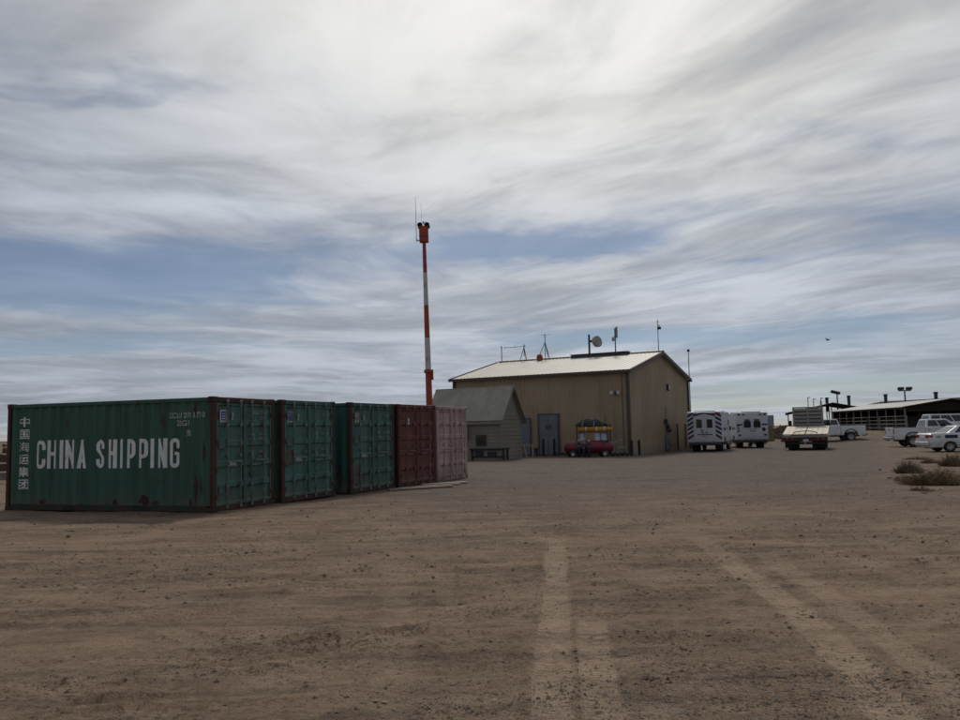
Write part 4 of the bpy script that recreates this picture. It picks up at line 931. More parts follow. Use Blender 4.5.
# bird
p = ray(828, 340); p = _C+p*90
t = thing('bird', 'small dark bird gliding in the sky right of the building', 'bird', tuple(p), .6)
MB().lathe((0, 0, 0), [(0, -.22), (.05, -.14), (.075, 0), (.05, .14), (.0, .22)], 10, 'y').build('body', M['black'], t, True)
for s in (-1, 1): MB().slab((0, -.08, .03), (0, .10, .03), (s*.45, .04, .17), (s*.45, -.10, .17), .02).build('wing', M['black'], t)
MB().slab((-.03, .18, .01), (.03, .18, .01), (.09, .36, .02), (-.09, .36, .02), .01).build('tail', M['black'], t)

# ------------------------------------------------------------------ dry brush on the verge
def shrub(px, py, w, h, n, lab, m='twig', seed=1, rz=0):
    r = random.Random(seed); x, y = gp(px, py); t = thing('dry_shrub', lab, 'shrub', (x, y, -.02), rz, 'dry shrubs on the verge')
    mb = MB()
    for k in range(n):
        a = r.random()*6.283; rad = math.sqrt(r.random()); bx0, by0 = .72*rad*w/2*math.cos(a), .5*rad*w/2*math.sin(a)
        L = h*(1.1-.8*rad**1.5)*(.35+.9*r.random()**1.3); ex = bx0+L*.9*(r.random()-.5)+.5*bx0; ey = by0+L*.9*(r.random()-.5)+.4*by0
        q = r.random()*3.14; wd = .003+.004*r.random(); cx, cy = wd*math.cos(q), wd*math.sin(q); z0 = L*.1*r.random()
        mx, my, mz = (bx0+ex)/2+(r.random()-.5)*.1, (by0+ey)/2+(r.random()-.5)*.1, z0+L*.55
        mb.add([(bx0-cx, by0-cy, z0-.02), (bx0+cx, by0+cy, z0-.02), (mx+cx, my+cy, mz), (mx-cx, my-cy, mz), (ex, ey, z0+L)], [(0, 1, 2, 3), (3, 2, 4)])
        for j in range(3):   # side twigs
            f_ = .3+.6*r.random(); sx, sy, sz = bx0+(ex-bx0)*f_, by0+(ey-by0)*f_, z0+L*f_; q = r.random()*6.283; l2 = L*.28*r.random()
            mb.add([(sx, sy, sz), (sx+.012*math.sin(q), sy-.012*math.cos(q), sz+.015), (sx+l2*math.cos(q), sy+l2*math.sin(q), sz+l2*(.2+.7*r.random()))], [(0, 1, 2)])
    tw = mb.build('twigs', M[m], t); tw['kind'] = 'stuff'
    st = MB()
    for k in range(6):
        a = k*1.05; st.cyl((.05*math.cos(a), .04*math.sin(a), -.03), (.35*w/2*math.cos(a), .25*w/2*math.sin(a), h*.5), .014, .006, n=5)
    st.build('stems', M['twig2'], t)['kind'] = 'stuff'
shrub(938, 484, 2.3, .40, 2000, 'widest dry brown shrub at the right edge of the picture', 'twig', 1)
shrub(909, 472.5, 1.1, .38, 900, 'low dry brown shrub left of the widest one', 'twig2', 2)
shrub(953, 466, 1.2, .5, 900, 'dry shrub behind the widest one near the white sedan', 'twig', 3)
shrub(917, 459.5, 1.5, .16, 600, 'flat dry shrub on the verge before the pickup', 'twig2', 4)
shrub(930, 463, .9, .22, 450, 'small dry shrub midway between sedan and widest shrub', 'twig', 5)
shrub(903, 480, .6, .16, 300, 'smallest dry tuft at the edge of the gravel drive', 'twig2', 6)
shrub(921, 491, .7, .14, 300, 'dry tuft at the foot of the widest shrub', 'twig', 7)
for k, (px, py, s, lb) in enumerate(((890, 478, .06, 'small stone left of the low dry shrub'), (898, 483, .05, 'small stone below the low dry shrub'), (924, 494, .07, 'stone at the drive edge before the widest shrub'), (880, 470, .05, 'small stone on the drive edge left of the shrubs'))):
    x, y = gp(px, py); o = MB().lathe((0, 0, 0), [(0, -s*.3), (s, 0), (s*.8, s*.5), (.3*s, s*.75), (0, s*.8)], 7).build('stone', M['stone']); o.location = (x, y, 0); o.scale = (1.4, 1, 1); o.rotation_euler = (0, 0, k); tag(o, lb, 'stone', 'stones along the drive edge')

# ------------------------------------------------------------------ vehicles (local frame: x forward, y left, z up, origin on the ground under the middle)
def vehicle(name, label, cat, rear, az, length, group=None):
    """rear: ground point under the middle of the rear end; az: heading clockwise from +Y"""
    hx, hy = math.sin(az), math.cos(az); c = (rear[0]+hx*length/2, rear[1]+hy*length/2)
    return thing(name, label, cat, (c[0], c[1], gz(*c)), math.pi/2-az, group)
def wheel(T, x, y, r, w, side, rimm='rim', dual=False):
    p = [(r*.62, -w/2), (r*.93, -w/2), (r, -w*.32), (r, w*.32), (r*.93, w/2), (r*.62, w/2)]
    wh = bpy.data.objects.new('wheel', None); COL.objects.link(wh); wh.parent = T; wh.empty_display_size = .1; wh.location = (x, y, r)
    MB().lathe((0, 0, 0), p, 26, 'y').build('tyre', M['rubber'], wh, True)
    o = side*w/2
    MB().lathe((0, 0, 0), [(0, o*.55), (r*.18, o*.6), (r*.22, o*.35), (r*.5, o*.45), (r*.60, o*.95), (r*.63, o*.98), (r*.63, -o*.9), (0, -o*.5)], 20, 'y').build('rim', M[rimm], wh, True)
    if dual: MB().lathe((0, -side*(w+.03), 0), p, 26, 'y').build('tyre', M['rubber'], wh, True)
def arch_profile(top, wheels, r, zb):
    """closed side outline: top is a list of (x,z) from rear to front; wheel arches are cut into the sill"""
    pts = list(top); x1 = top[-1][0]; x0 = top[0][0]
    bottom = []
    for wx in sorted(wheels, reverse=True):
        bottom += [(wx+r, zb)] if wx+r < x1-.02 else []
        n = 9
        for k in range(n+1):
            a = math.pi*k/n; bottom.append((wx+r*math.cos(a), max(zb, zb*.0+r*.92*math.sin(a)+zb)))
    return pts+[(x1-.02, zb)]+bottom+[(x0+.02, zb)]
def shell(poly, hw, ch=.05, top_in=0., z_in=9.):
    """side outline extruded to half width hw with softened edges; above z_in the sides lean in"""
    bm = bmesh.new(); f = bm.faces.new([bm.verts.new((x, -hw, z)) for x, z in poly])
    r_ = bmesh.ops.extrude_face_region(bm, geom=[f]); vs = [g for g in r_['geom'] if isinstance(g, bmesh.types.BMVert)]
    for v in vs: v.co.y = hw
    es = [e for e in bm.edges if abs(e.verts[0].co.y-e.verts[1].co.y) < 1e-6]
    bmesh.ops.bevel(bm, geom=es, offset=ch, segments=2, affect='EDGES', profile=.6, clamp_overlap=True)
    for v in bm.verts:
        if v.co.z > z_in: v.co.y *= 1-top_in*(v.co.z-z_in)
    bmesh.ops.triangulate(bm, faces=[f for f in bm.faces if len(f.verts) > 4])
    bm.verts.index_update(); mb = MB(); mb.add([tuple(v.co) for v in bm.verts], [[v.index for v in f.verts] for f in bm.faces]); bm.free(); return mb
def lerp(a, b, t): return tuple(a[i]+(b[i]-a[i])*t for i in range(3))
def greenhouse(T, bx0, bx1, z0, w0, tx0, tx1, z1, w1, paintm, splits, name='cab_roof', rear_glass=True):
    """tapered cabin with glass panes set on it; splits are (from, to) fractions along the side"""
    b = [(bx0, -w0, z0), (bx1, -w0, z0), (bx1, w0, z0), (bx0, w0, z0)]; t = [(tx0, -w1, z1), (tx1, -w1, z1), (tx1, w1, z1), (tx0, w1, z1)]
    bm = bmesh.new(); V = [bm.verts.new(q) for q in b+t]
    for f in ((0, 1, 2, 3), (7, 6, 5, 4), (0, 4, 5, 1), (1, 5, 6, 2), (2, 6, 7, 3), (3, 7, 4, 0)): bm.faces.new([V[i] for i in f])
    bmesh.ops.bevel(bm, geom=[e for e in bm.edges if e.verts[0].co.z > z0+.01 or e.verts[1].co.z > z0+.01], offset=.06, segments=2, affect='EDGES', profile=.6)
    bm.verts.index_update(); mb = MB().add([tuple(v.co) for v in bm.verts], [[v.index for v in f.verts] for f in bm.faces]); bm.free()
    C = mb.build(name, paintm, T, True)
    def pane(nm, p, q, r, s, lo=.14, hi=.86, f0=0., f1=1.):
        # p,q bottom edge; s,r top edge
        a0, a1 = lerp(p, q, f0), lerp(p, q, f1); c0, c1 = lerp(s, r, f0), lerp(s, r, f1)
        quad = [lerp(a0, c0, lo), lerp(a1, c1, lo), lerp(a1, c1, hi), lerp(a0, c0, hi)]
        n = (Vector(quad[1])-Vector(quad[0])).cross(Vector(quad[3])-Vector(quad[0])).normalized()
        mid = Vector(lerp(lerp(bx0 and b[0] or b[0], b[2], .5), lerp(t[0], t[2], .5), .5))
        if n.dot(Vector(quad[0])-mid) < 0: n = -n
        A = [Vector(v)+n*.010 for v in quad]; Bk = [Vector(v)-n*.012 for v in quad]
        MB().add(A+Bk, [(0, 1, 2, 3), (7, 6, 5, 4), (0, 4, 5, 1), (1, 5, 6, 2), (2, 6, 7, 3), (3, 7, 4, 0)]).build(nm, M['glass'], C)
    for f0, f1 in splits:
        pane('side_window', b[0], b[1], t[1], t[0], f0=f0, f1=f1); pane('side_window', b[3], b[2], t[2], t[3], f0=f0, f1=f1)
    pane('windscreen', b[1], b[2], t[2], t[1], .08, .90, .07, .93)
    if rear_glass: pane('rear_window', b[0], b[3], t[3], t[0], .12, .88, .09, .91)
    return C
# ---- ambulances
def ambulance(label, rear, az, chevron):
    L = 6.6; T = vehicle('ambulance', label, 'ambulance', rear, az, L, 'ambulances parked by the building')
    x0 = -L/2; bw = 1.17; mx = x0+4.1
    B(x0+.06, mx, -bw, bw, .62, 2.72, .05).build('body_box', M['ambwhite'], T)
    B(x0+.10, mx-.05, -1.0, 1.0, .42, .615).build('chassis', M['black'], T)
    cab = arch_profile([(mx+.02, 1.35), (mx+.02, 1.40), (mx+1.15, 1.38), (mx+2.30, 1.16), (mx+2.40, .95)], [mx+1.35], .44, .42)
    shell(cab, .98, .05).build('cab_body', M['ambwhite'], T, True)
    greenhouse(T, mx+.05, mx+1.30, 1.36, .96, mx+.05, mx+.62, 2.10, .84, M['ambwhite'], [(.10, .80)], 'cab_roof', False)
    B(mx+2.38, mx+2.50, -.98, .98, .42, .66, .03).build('front_bumper', M['chrome'], T)
    for s in (-1, 1):
        wheel(T, x0+1.35, s*.92, .38, .24, s, 'rim', True); wheel(T, mx+1.35, s*.86, .38, .24, s)
        B(x0+1.35-.44, x0+1.35+.44, s*bw-.001 if s < 0 else bw-.02, s*bw+.02 if s < 0 else bw+.006, .60, .98, .01).build('wheel_trim', M['darksteel'], T)
        # rear doors
        d = B(x0+.040, x0+.062, (.02 if s > 0 else -.68), (.68 if s > 0 else -.02), .74, 2.36, .006).build('rear_door', M['ambwhite'], T)
        B(x0+.028, x0+.042, (.16 if s > 0 else -.54), (.54 if s > 0 else -.16), 1.62, 2.20, .004).build('door_window', M['glass'], d)
        B(x0+.005, x0+.040, (.06 if s > 0 else -.20), (.20 if s > 0 else -.06), 1.28, 1.34, .006).build('handle', M['black'], d)
        # lamps
        for z in (2.56, 1.0): B(x0+.035, x0+.062, s*.95-.10, s*.95+.10, z-.06, z+.06, .005).build('tail_lamp' if z < 2 else 'warning_lamp', M['lens'], T)
        B(x0+.035, x0+.062, s*.62-.09, s*.62+.09, 2.50, 2.60, .005).build('warning_lamp', M['lens'], T)
        for q in (.6, 2.2, 3.4): B(x0+q-.12, x0+q+.12, s*bw-.012, s*bw+.012, 2.52, 2.62, .004).build('side_lamp', M['lens'], T)
        # side compartment doors, window, stripe
        for a, b in ((.25, .80), (1.95, 2.75), (3.0, 3.9)):
            sdn = B(x0+a, x0+b, s*bw-.010, s*bw+.010, 1.02, 2.25, .004).build('compartment_door', M['ambwhite'], T); B(x0+b-.12, x0+b-.05, s*bw-.022, s*bw+.022, 1.5, 1.62).build('handle', M['black'], sdn)
        B(x0+.1, mx-.05, s*bw-.006, s*bw+.006, 1.42, 1.60).build('stripe', M['navy'], T)
        B(x0+2.9+.2, x0+3.9-.2, s*bw-.016, s*bw+.016, 1.80, 2.16).build('side_window', M['glass'], T)
        B(mx+.75, mx+.87, s*1.10-.07, s*1.10+.07, 1.40, 1.72, .02).build('mirror', M['black'], T)
        B(mx+.15, mx+1.05, s*.984-.004, s*.984+.004, .62, 1.34, .003).build('cab_door', M['ambwhite'], T)
        B(mx+2.36, mx+2.41, s*.72-.14, s*.72+.14, .80, .98, .01).build('headlamp', M['plastic'], T)
    B(x0-.22, x0+.04, -1.05, 1.05, .46, .60, .02).build('rear_step', M['darksteel'], T)
    B(mx-.45, mx-.15, -.9, .9, 2.722, 2.80, .02).build('light_bar', M['navy'], T); B(x0+.15, x0+.35, -.7, .7, 2.722, 2.78, .02).build('roof_marker_bar', M['darksteel'], T)
    if chevron:
        y_ = x0+.052
        for s in (-1, 1):
            for k in range(6):
                za = .92+k*.30
                MB().add([(y_, s*1.13, za-.10), (y_, s*1.13, za+.06), (y_, s*.74, za+.30), (y_, s*.74, za+.14)] + [(y_-.006, s*1.13, za-.10), (y_-.006, s*1.13, za+.06), (y_-.006, s*.74, za+.30), (y_-.006, s*.74, za+.14)],
                         [(4, 5, 6, 7), (0, 4, 5, 1), (1, 5, 6, 2), (2, 6, 7, 3), (3, 7, 4, 0)]).build('chevron_stripe', M['navy'], T)
            MB().add([(y_, s*.74, 2.40), (y_, s*.74, 2.54), (y_, 0, 2.66), (y_, 0, 2.60), (y_-.006, s*.74, 2.40), (y_-.006, s*.74, 2.54), (y_-.006, 0, 2.66), (y_-.006, 0, 2.60)], [(4, 5, 6, 7), (0, 4, 5, 1), (1, 5, 6, 2), (2, 6, 7, 3), (3, 7, 4, 0)]).build('top_stripe', M['navy'], T)
        B(x0+.030, x0+.042, -.52, .50, 1.14, 1.20).build('lettering_bar', M['navy'], T); B(x0+.030, x0+.042, .10, .24, 1.40, 1.50).build('emblem', M['black'], T); B(x0+.030, x0+.042, -.22, .22, 1.02, 1.08).build('lettering_bar', M['faded'], T)
    else:
        y_ = x0+.050
        B(y_-.004, y_+.004, -1.15, -.70, 1.74, 1.84).build('stripe', M['navy'], T); B(y_-.004, y_+.004, .72, 1.15, 1.74, 1.84).build('stripe', M['navy'], T)
        B(x0+.020, x0+.040, .10, .62, 1.56, 2.04, .004).build('window_surround', M['black'], T); B(x0+.020, x0+.040, -.62, -.10, 1.56, 2.04, .004).build('window_surround', M['black'], T)
        MB().cyl((y_-.006, -.86, 1.42), (y_+.006, -.86, 1.42), .14, n=14).build('emblem', M['navy'], T)
        B(x0+.030, x0+.042, -.4, .4, 1.42, 1.47).build('lettering_bar', M['faded'], T)
        for k in range(3): MB().add([(y_-.005, 1.13, 1.2+k*.2), (y_-.005, 1.13, 1.3+k*.2), (y_-.005, .92, 1.42+k*.2), (y_-.005, .92, 1.32+k*.2)], [(0, 1, 2, 3)]).build('slash_mark', M['navy'], T)
    return T
a1 = R(14.9+8.5); ambulance('white box ambulance with dark chevron stripes on its rear, beside the building', (15.25, 57.0), a1, True)
a2 = R(6.5); ambulance('white box ambulance with two black rear windows, parked furthest from the building', (20.68, 63.6), a2, False)
# ---- flatbed truck
L = 7.4; T = vehicle('flatbed_truck', 'flatbed truck with cream sloping deck ramps and a grey headboard', 'truck', (21.40, 55.2), R(24.5), L)
x0 = -L/2
B(x0, x0+4.9, -1.42, 1.42, .86, .98, .015).build('bed_frame', M['rackgrey'], T)
for s in (-1, 1):
    for k in range(4):   # ramp planks per side
        ya = s*(.03+k*.345); yb = s*(.03+k*.345+.33)
        MB().slab((x0+.05, min(ya, yb), 1.00+.03), (x0+.05, max(ya, yb), 1.03), (x0+4.1, max(ya, yb), 1.54), (x0+4.1, min(ya, yb), 1.54), .05).build('deck_plank', M['cream'], T)
    B(x0+.1, x0+4.6, s*.42-.05, s*.42+.05, .62, .858).build('chassis_rail', M['black'], T)
    MB().prism([(x0+.4, .985), (x0+4.1, .985), (x0+4.1, 1.46)], s*.9-.03, s*.9+.03).build('ramp_wedge', M['darksteel'], T)
    for q in (x0+1.3, x0+2.25): wheel(T, q, s*1.02, .46, .26, s, 'darksteel', True)
    wheel(T, x0+6.2, s*1.0, .46, .28, s, 'darksteel')
    for k, q in enumerate((1.12, .78)):
        MB().cyl((x0-.03, s*q, .80), (x0+.02, s*q, .80), .075, n=14).build('tail_lamp', M['tail'], T); MB().cyl((x0-.036, s*q, .80), (x0-.031, s*q, .80), .03, n=8).build('lamp_centre', M['amber'] if k else M['sticker'], T)
    B(x0+.55, x0+.57, s*.85-.46, s*.85+.46, .16, .84).build('mud_flap', M['black'], T)
    B(x0+.3, x0+.7, s*1.424-.01, s*1.424+.01, .84, .98).build('side_marker', M['tail'], T)
B(x0-.01, x0+.05, -1.38, 1.38, .60, .86, .01).build('tail_panel', M['redpost'], T); B(x0-.03, x0+.12, -1.15, 1.15, .40, .52, .02).build('under_bumper', M['black'], T)
B(x0-.035, x0-.012, -.20, .12, .58, .74, .004).build('licence_plate', M['plastic'], T); MB().cyl((x0-.2, 0, .50), (x0+.1, 0, .50), .06, n=10).build('tow_hitch', M['steel'], T)
mb = MB(); last = None
for k in range(15):
    a = math.pi*k/14; q = (x0+.35+.15*math.sin(a), .75*math.cos(a), 1.08+.14*math.sin(a)+.05)
    if last: mb.cyl(last, q, .03, n=6)
    last = q
mb.build('bow_rail', M['darksteel'], T)
hx = x0+4.5
for q in (-.96, 0, .96): B(hx-.05, hx+.05, q-.06, q+.06, .98, 2.92, .01).build('headboard_post', M['rackgrey'], T)
for k in range(5): B(hx-.03, hx+.03, -.96, .96, 1.62+k*.26, 1.80+k*.26, .008).build('headboard_slat', M['rackgrey'], T)
B(hx-.06, hx+.06, -1.02, 1.02, 2.86, 2.96, .01).build('headboard_top', M['rackgrey'], T); B(hx+.04, hx+.06, -.94, .94, 1.0, 2.84).build('headboard_mesh', M['darksteel'], T)
cab = arch_profile([(x0+4.75, 1.0), (x0+4.75, 1.62), (x0+6.05, 1.60), (x0+7.25, 1.42), (x0+7.35, 1.1)], [x0+6.2], .54, .50)
shell(cab, 1.02, .06).build('cab_body', M['carwhite'], T, True)
greenhouse(T, x0+4.78, x0+6.2, 1.58, 1.0, x0+4.85, x0+5.75, 2.45, .86, M['carwhite'], [(.08, .45), (.50, .86)], 'cab_roof')
B(x0+7.32, x0+7.48, -1.1, 1.1, .5, .8, .03).build('front_bumper', M['chrome'], T)
for s in (-1, 1): B(x0+5.6, x0+5.75, s*1.28-.10, s*1.28+.10, 1.55, 2.0, .02).build('mirror', M['black'], T); B(x0+7.28, x0+7.36, s*.8-.14, s*.8+.14, .95, 1.15, .01).build('headlamp', M['plastic'], T)
MB().cyl((x0+4.65, -.9, .9), (x0+4.65, -.9, 3.35), .06, n=10).build('exhaust_stack', M['steel'], T, True)
# ---- pickups
def pickup(label, rear, az, L=5.75, dark_arch=True):
    T = vehicle('pickup_truck', label, 'pickup', rear, az, L, 'white pickups on the dirt lot'); x0 = -L/2; hw = .98; ra = x0+1.25; fa = x0+4.85; r = .41
    bedL = 2.05
    for s in (-1, 1):
        pr_ = arch_profile([(x0+.02, .62), (x0+.02, 1.34), (x0+bedL, 1.34)], [ra], .52, .52)
        o = MB().prism(pr_, min(s*hw, s*(hw-.14)), max(s*hw, s*(hw-.14))).build('bed_side', M['carwhite'], T)
        B(x0+.03, x0+bedL, min(s*(hw+.004), s*(hw-.15)), max(s*(hw+.004), s*(hw-.15)), 1.335, 1.365, .008).build('bed_rail', M['black'], o)
        # flare over the arch
        mb = MB(); n = 12
        for k in range(n):
            a, b = math.pi*k/n, math.pi*(k+1)/n
            def ring(t, rr): return (ra+rr*math.cos(t), rr*.92*math.sin(t)+.52)
            p = [ring(a, .50), ring(b, .50), ring(b, .58), ring(a, .58)]
            mb.add([(q[0], s*(hw+.03), q[1]) for q in p]+[(q[0], s*(hw-.02), q[1]) for q in p], [(0, 1, 2, 3), (0, 4, 5, 1), (2, 6, 7, 3)])
        mb.build('arch_flare', M['black'], T)
        B(x0-.012, x0+.10, s*.88-.085, s*.88+.085, .92, 1.26, .01).build('tail_lamp', M['tail'], T)
        wheel(T, ra, s*.84, r, .27, s); wheel(T, fa, s*.84, r, .27, s)
        B(x0+3.15, x0+3.30, s*1.10-.09, s*1.10+.09, 1.38, 1.62, .02).build('mirror', M['black'], T)
        B(x0+2.35, x0+3.9, s*.99-.09, s*.99+.09, .40, .47, .01).build('side_step', M['black'], T)
        for a, b in ((x0+2.16, x0+3.0), (x0+3.03, x0+4.1)):
            d = B(a, b, s*.984-.005, s*.984+.005, .60, 1.34, .004).build('door', M['carwhite'], T); B(a+.06, a+.22, s*.995-.012, s*.995+.012, 1.14, 1.18).build('handle', M['black'], d)
        B(x0+5.62, x0+5.70, s*.78-.13, s*.78+.13, .88, 1.08, .01).build('headlamp', M['plastic'], T)
    B(x0+.16, x0+bedL, -.83, .83, .70, .78).build('bed_floor', M['darksteel'], T); B(x0+bedL-.06, x0+bedL, -.835, .835, .79, 1.34).build('bed_bulkhead', M['carwhite'], T)
    tg = B(x0-.01, x0+.07, -.79, .79, .74, 1.36, .012).build('tailgate', M['carwhite'], T); B(x0-.022, x0-.008, -.13, .13, 1.18, 1.26).build('handle', M['black'], tg)
    B(x0-.17, x0+.0, -.94, .94, .50, .70, .03).build('rear_bumper', M['chrome'], T); B(x0-.18, x0-.172, -.16, .16, .55, .66).build('licence_plate', M['plastic'], T); MB().cyl((x0-.34, 0, .46), (x0, 0, .46), .035, n=8).build('tow_hitch', M['darksteel'], T)
    body = arch_profile([(x0+bedL+.02, .6), (x0+bedL+.02, 1.36), (x0+4.15, 1.34), (x0+5.55, 1.20), (x0+5.68, .95)], [fa], .50, .50)
    shell(body, .98, .06).build('cab_body', M['carwhite'], T, True)
    greenhouse(T, x0+bedL+.04, x0+4.35, 1.33, .95, x0+bedL+.22, x0+3.55, 1.90, .77, M['carwhite'], [(.06, .40), (.44, .86)])
    B(x0+5.62, x0+5.80, -.98, .98, .48, .74, .03).build('front_bumper', M['chrome'], T); B(x0+.4, x0+5.3, -.5, .5, .38, .50).build('chassis', M['black'], T)
    return T
pickup('white pickup with its tail to the left, parked behind the white sedan', (29.0, 59.3), R(99))
pickup('far white pickup partly hidden behind the flatbed truck, before the open sheds', (33.0, 72.3), R(-84))
# ---- SUV beyond the pickup
L = 5.0; T = vehicle('sport_utility_vehicle', 'white sport utility vehicle with a long roof behind the white pickup', 'car', (38.2, 72.0), R(97), L); x0 = -L/2
body = arch_profile([(x0+.02, .6), (x0+.02, 1.2), (x0+3.6, 1.22), (x0+4.8, 1.08), (x0+4.95, .8)], [x0+1.0, x0+3.95], .46, .42)
shell(body, .98, .06).build('body', M['carwhite'], T, True); greenhouse(T, x0+.05, x0+3.75, 1.19, .96, x0+.25, x0+2.95, 1.93, .80, M['carwhite'], [(.05, .28), (.31, .56), (.59, .90)], 'cabin')
for s in (-1, 1):
    wheel(T, x0+1.0, s*.84, .38, .25, s); wheel(T, x0+3.95, s*.84, .38, .25, s); B(x0-.005, x0+.05, s*.84-.08, s*.84+.08, .85, 1.15, .01).build('tail_lamp', M['tail'], T); MB().cyl((x0+.5, s*.7, 1.97), (x0+2.7, s*.7, 1.97), .02, n=6).build('roof_rail', M['black'], T)
    B(x0+2.75, x0+2.88, s*1.08-.08, s*1.08+.08, 1.22, 1.42, .02).build('mirror', M['black'], T)
B(x0-.08, x0+.05, -.95, .95, .42, .68, .03).build('rear_bumper', M['carwhite'], T); B(x0+4.88, x0+5.02, -.95, .95, .42, .68, .03).build('front_bumper', M['carwhite'], T)
# ---- sedan
L = 5.2; T = vehicle('sedan_car', 'white sedan with a dark marking on its rear quarter, at the right edge', 'car', (25.15, 47.65), R(96), L); x0 = -L/2
body = arch_profile([(x0+.03, .45), (x0+.0, .70), (x0+.04, 1.00), (x0+.16, 1.06), (x0+1.2, 1.07), (x0+3.7, 1.02), (x0+4.95, .84), (x0+5.15, .62), (x0+5.12, .45)], [x0+1.12, x0+4.10], .37, .26)
shell(body, .94, .07, .12, .75).build('body', M['carwhite'], T, True)
greenhouse(T, x0+.95, x0+3.85, 1.03, .86, x0+1.65, x0+2.95, 1.47, .66, M['carwhite'], [(.14, .48), (.52, .86)], 'cabin')
for s in (-1, 1):
    wheel(T, x0+1.12, s*.80, .33, .22, s); wheel(T, x0+4.10, s*.80, .33, .22, s)
    B(x0-.012, x0+.07, s*.66-.20, s*.66+.20, .80, .98, .01).build('tail_lamp', M['tail'], T); B(x0+.03, x0+.22, s*.905-.022, s*.905+.022, .80, .95, .008).build('tail_lamp_wrap', M['tail'], T)
    B(x0+.86, x0+1.52, s*.935-.010, s*.935+.010, .78, .96).build('quarter_marking', M['navy'], T)
    B(x0+.36, x0+.62, s*.918-.008, s*.918+.008, .72, .92).build('pale_emblem', M['faded'], T)
    B(x0+3.05, x0+3.17, s*1.02-.08, s*1.02+.08, 1.04, 1.17, .02).build('mirror', M['carwhite'], T)
    for a, b in ((x0+1.72, x0+2.6), (x0+2.63, x0+3.6)): d = B(a, b, s*.935-.012, s*.935+.012, .42, .98, .004).build('door', M['carwhite'], T); B(a+.06, a+.2, s*.944-.012, s*.944+.012, .86, .89).build('handle', M['chrome'], d)
B(x0-.09, x0+.03, -.90, .90, .36, .60, .04).build('rear_bumper', M['carwhite'], T); B(x0-.02, x0-.002, -.22, .22, .66, .78).build('licence_plate', M['plastic'], T); B(x0+5.08, x0+5.22, -.90, .90, .32, .56, .04).build('front_bumper', M['carwhite'], T); B(x0+.3, x0+4.9, -.6, .6, .20, .30).build('underbody', M['black'], T)

# ------------------------------------------------------------------ open sheds on the right
SH = 4  # metres between posts
def open_shed(name, label, p0, p1, width, side, base, eave, rise, roofm, endm, nposts, purlin=True, back=None):
    """p0, p1: ends of the front eave line; the shed goes back from it to the given side"""
    a = Vector((p0[0], p0[1], 0)); b = Vector((p1[0], p1[1], 0)); L = (b-a).length; th = math.atan2(b.y-a.y, b.x-a.x)
    T = thing(name, label, 'shed', (a.x, a.y, base), th); T.scale = (1, side, 1)
    h = eave-base; n = nposts
    for k in range(n):
        x = L*k/(n-1)
        for y in ((.05, width-.05) if k % 2 else (.05, width*.5, width-.05)):
            top = h-.06 if y != width*.5 else h+rise-.08
            MB().cyl((x, y, -.4), (x, y, top), .075, n=8).build('post', M['post'], T)
    for sg, (ya, yb) in enumerate(((-.35, width/2), (width+.35, width/2))):
        za = h-.35*rise/(width/2)
        MB().slab((-.4, ya, za), (L+.4, ya, za), (L+.4, yb, h+rise), (-.4, yb, h+rise), .05 if sg == 0 else -.05).build('roof_slope', M[roofm], T)
    for x in (-.38, L+.38):
        for ya, yb in ((-.35, width/2), (width+.35, width/2)):
            MB().cyl((x, ya, h-.08), (x, yb, h+rise-.06), .06, n=6).build('rafter', M['darksteel'], T)
    for y in (.0, width): B(-.3, L+.3, y-.05, y+.05, h-.24, h-.06).build('eave_beam', M['darksteel'], T)
    for k in range(4): B(-.1, L+.1, .03, .07, .35+k*.36, .41+k*.36).build('rail', M['post'], T)
    if back: B(0, L, width-.25, width-.18, -.3, h-.25).build('back_wall', M[back], T)
    if back: B(-.02, .05, .1, width-.3, -.3, h-.1).build('end_wall', M[back], T); B(0, L, width*.55, width*.57, -.3, h*.62).build('shade_partition', M['darksteel'], T)  # added dark end wall and partition, standing in for the shaded interior
    if endm:
        for x in (0.0, L): MB().prism([(0.06, h*.78), (width-.3, h*.78), (width-.3, h-.1), (width/2, h+rise-.12), (.06, h-.1)], 0, .05).build('end_sheet', M[endm], T).matrix_local = Matrix.Translation((x, 0, 0)) @ Matrix.Rotation(math.pi/2, 4, 'Z')
    return T
def fp(px, Y): v = ray(px, 420); return (float(v[0]/v[1]*Y), Y)
open_shed('livestock_shed', 'long open shed with a pale sloping roof and pipe posts', fp(833, 106), fp(905, 85), 9.0, 1, .9, 3.36, .72, 'barnroof', 'barndark', 10, back='barndark')
open_shed('open_barn', 'dark roofed open barn behind the flatbed truck', fp(788, 138), fp(788, 119), 12.0, 1, .9, 3.45, 1.3, 'barndark', None, 6)
open_shed('dark_barn', 'long dark roofed barn behind the pale roofed shed', fp(852, 130), fp(950, 112), 12.0, 1, .9, 4.1, 1.0, 'barndark', 'barndark', 8, back='barndark')
# clutter inside the pens: gates and feed panels
def gate(px, Y, w, h, label, m='post', rz=0.):
    x, y = fp(px, Y); t = thing('pipe_gate', label, 'gate', (x, y, gz(x, y)), rz, 'pipe gates before the sheds')
    for sx in (-w/2, w/2): MB().cyl((sx, 0, 0), (sx, 0, h), .05, n=8).build('upright', M[m], t)
    for k in range(4): MB().cyl((-w/2, 0, .25+k*(h-.3)/3), (w/2, 0, .25+k*(h-.3)/3), .03, n=6).build('rail', M[m], t)
gate(866, 92, 3.2, 1.5, 'pipe gate under the pale roofed shed near the far pickup', 'post', R(-60)); gate(880, 88, 3.0, 1.5, 'pipe gate in the middle of the pale roofed shed', 'darksteel', R(-60)); gate(893, 84.5, 3.0, 1.5, 'pipe gate at the right end of the pale roofed shed', 'post', R(-60))
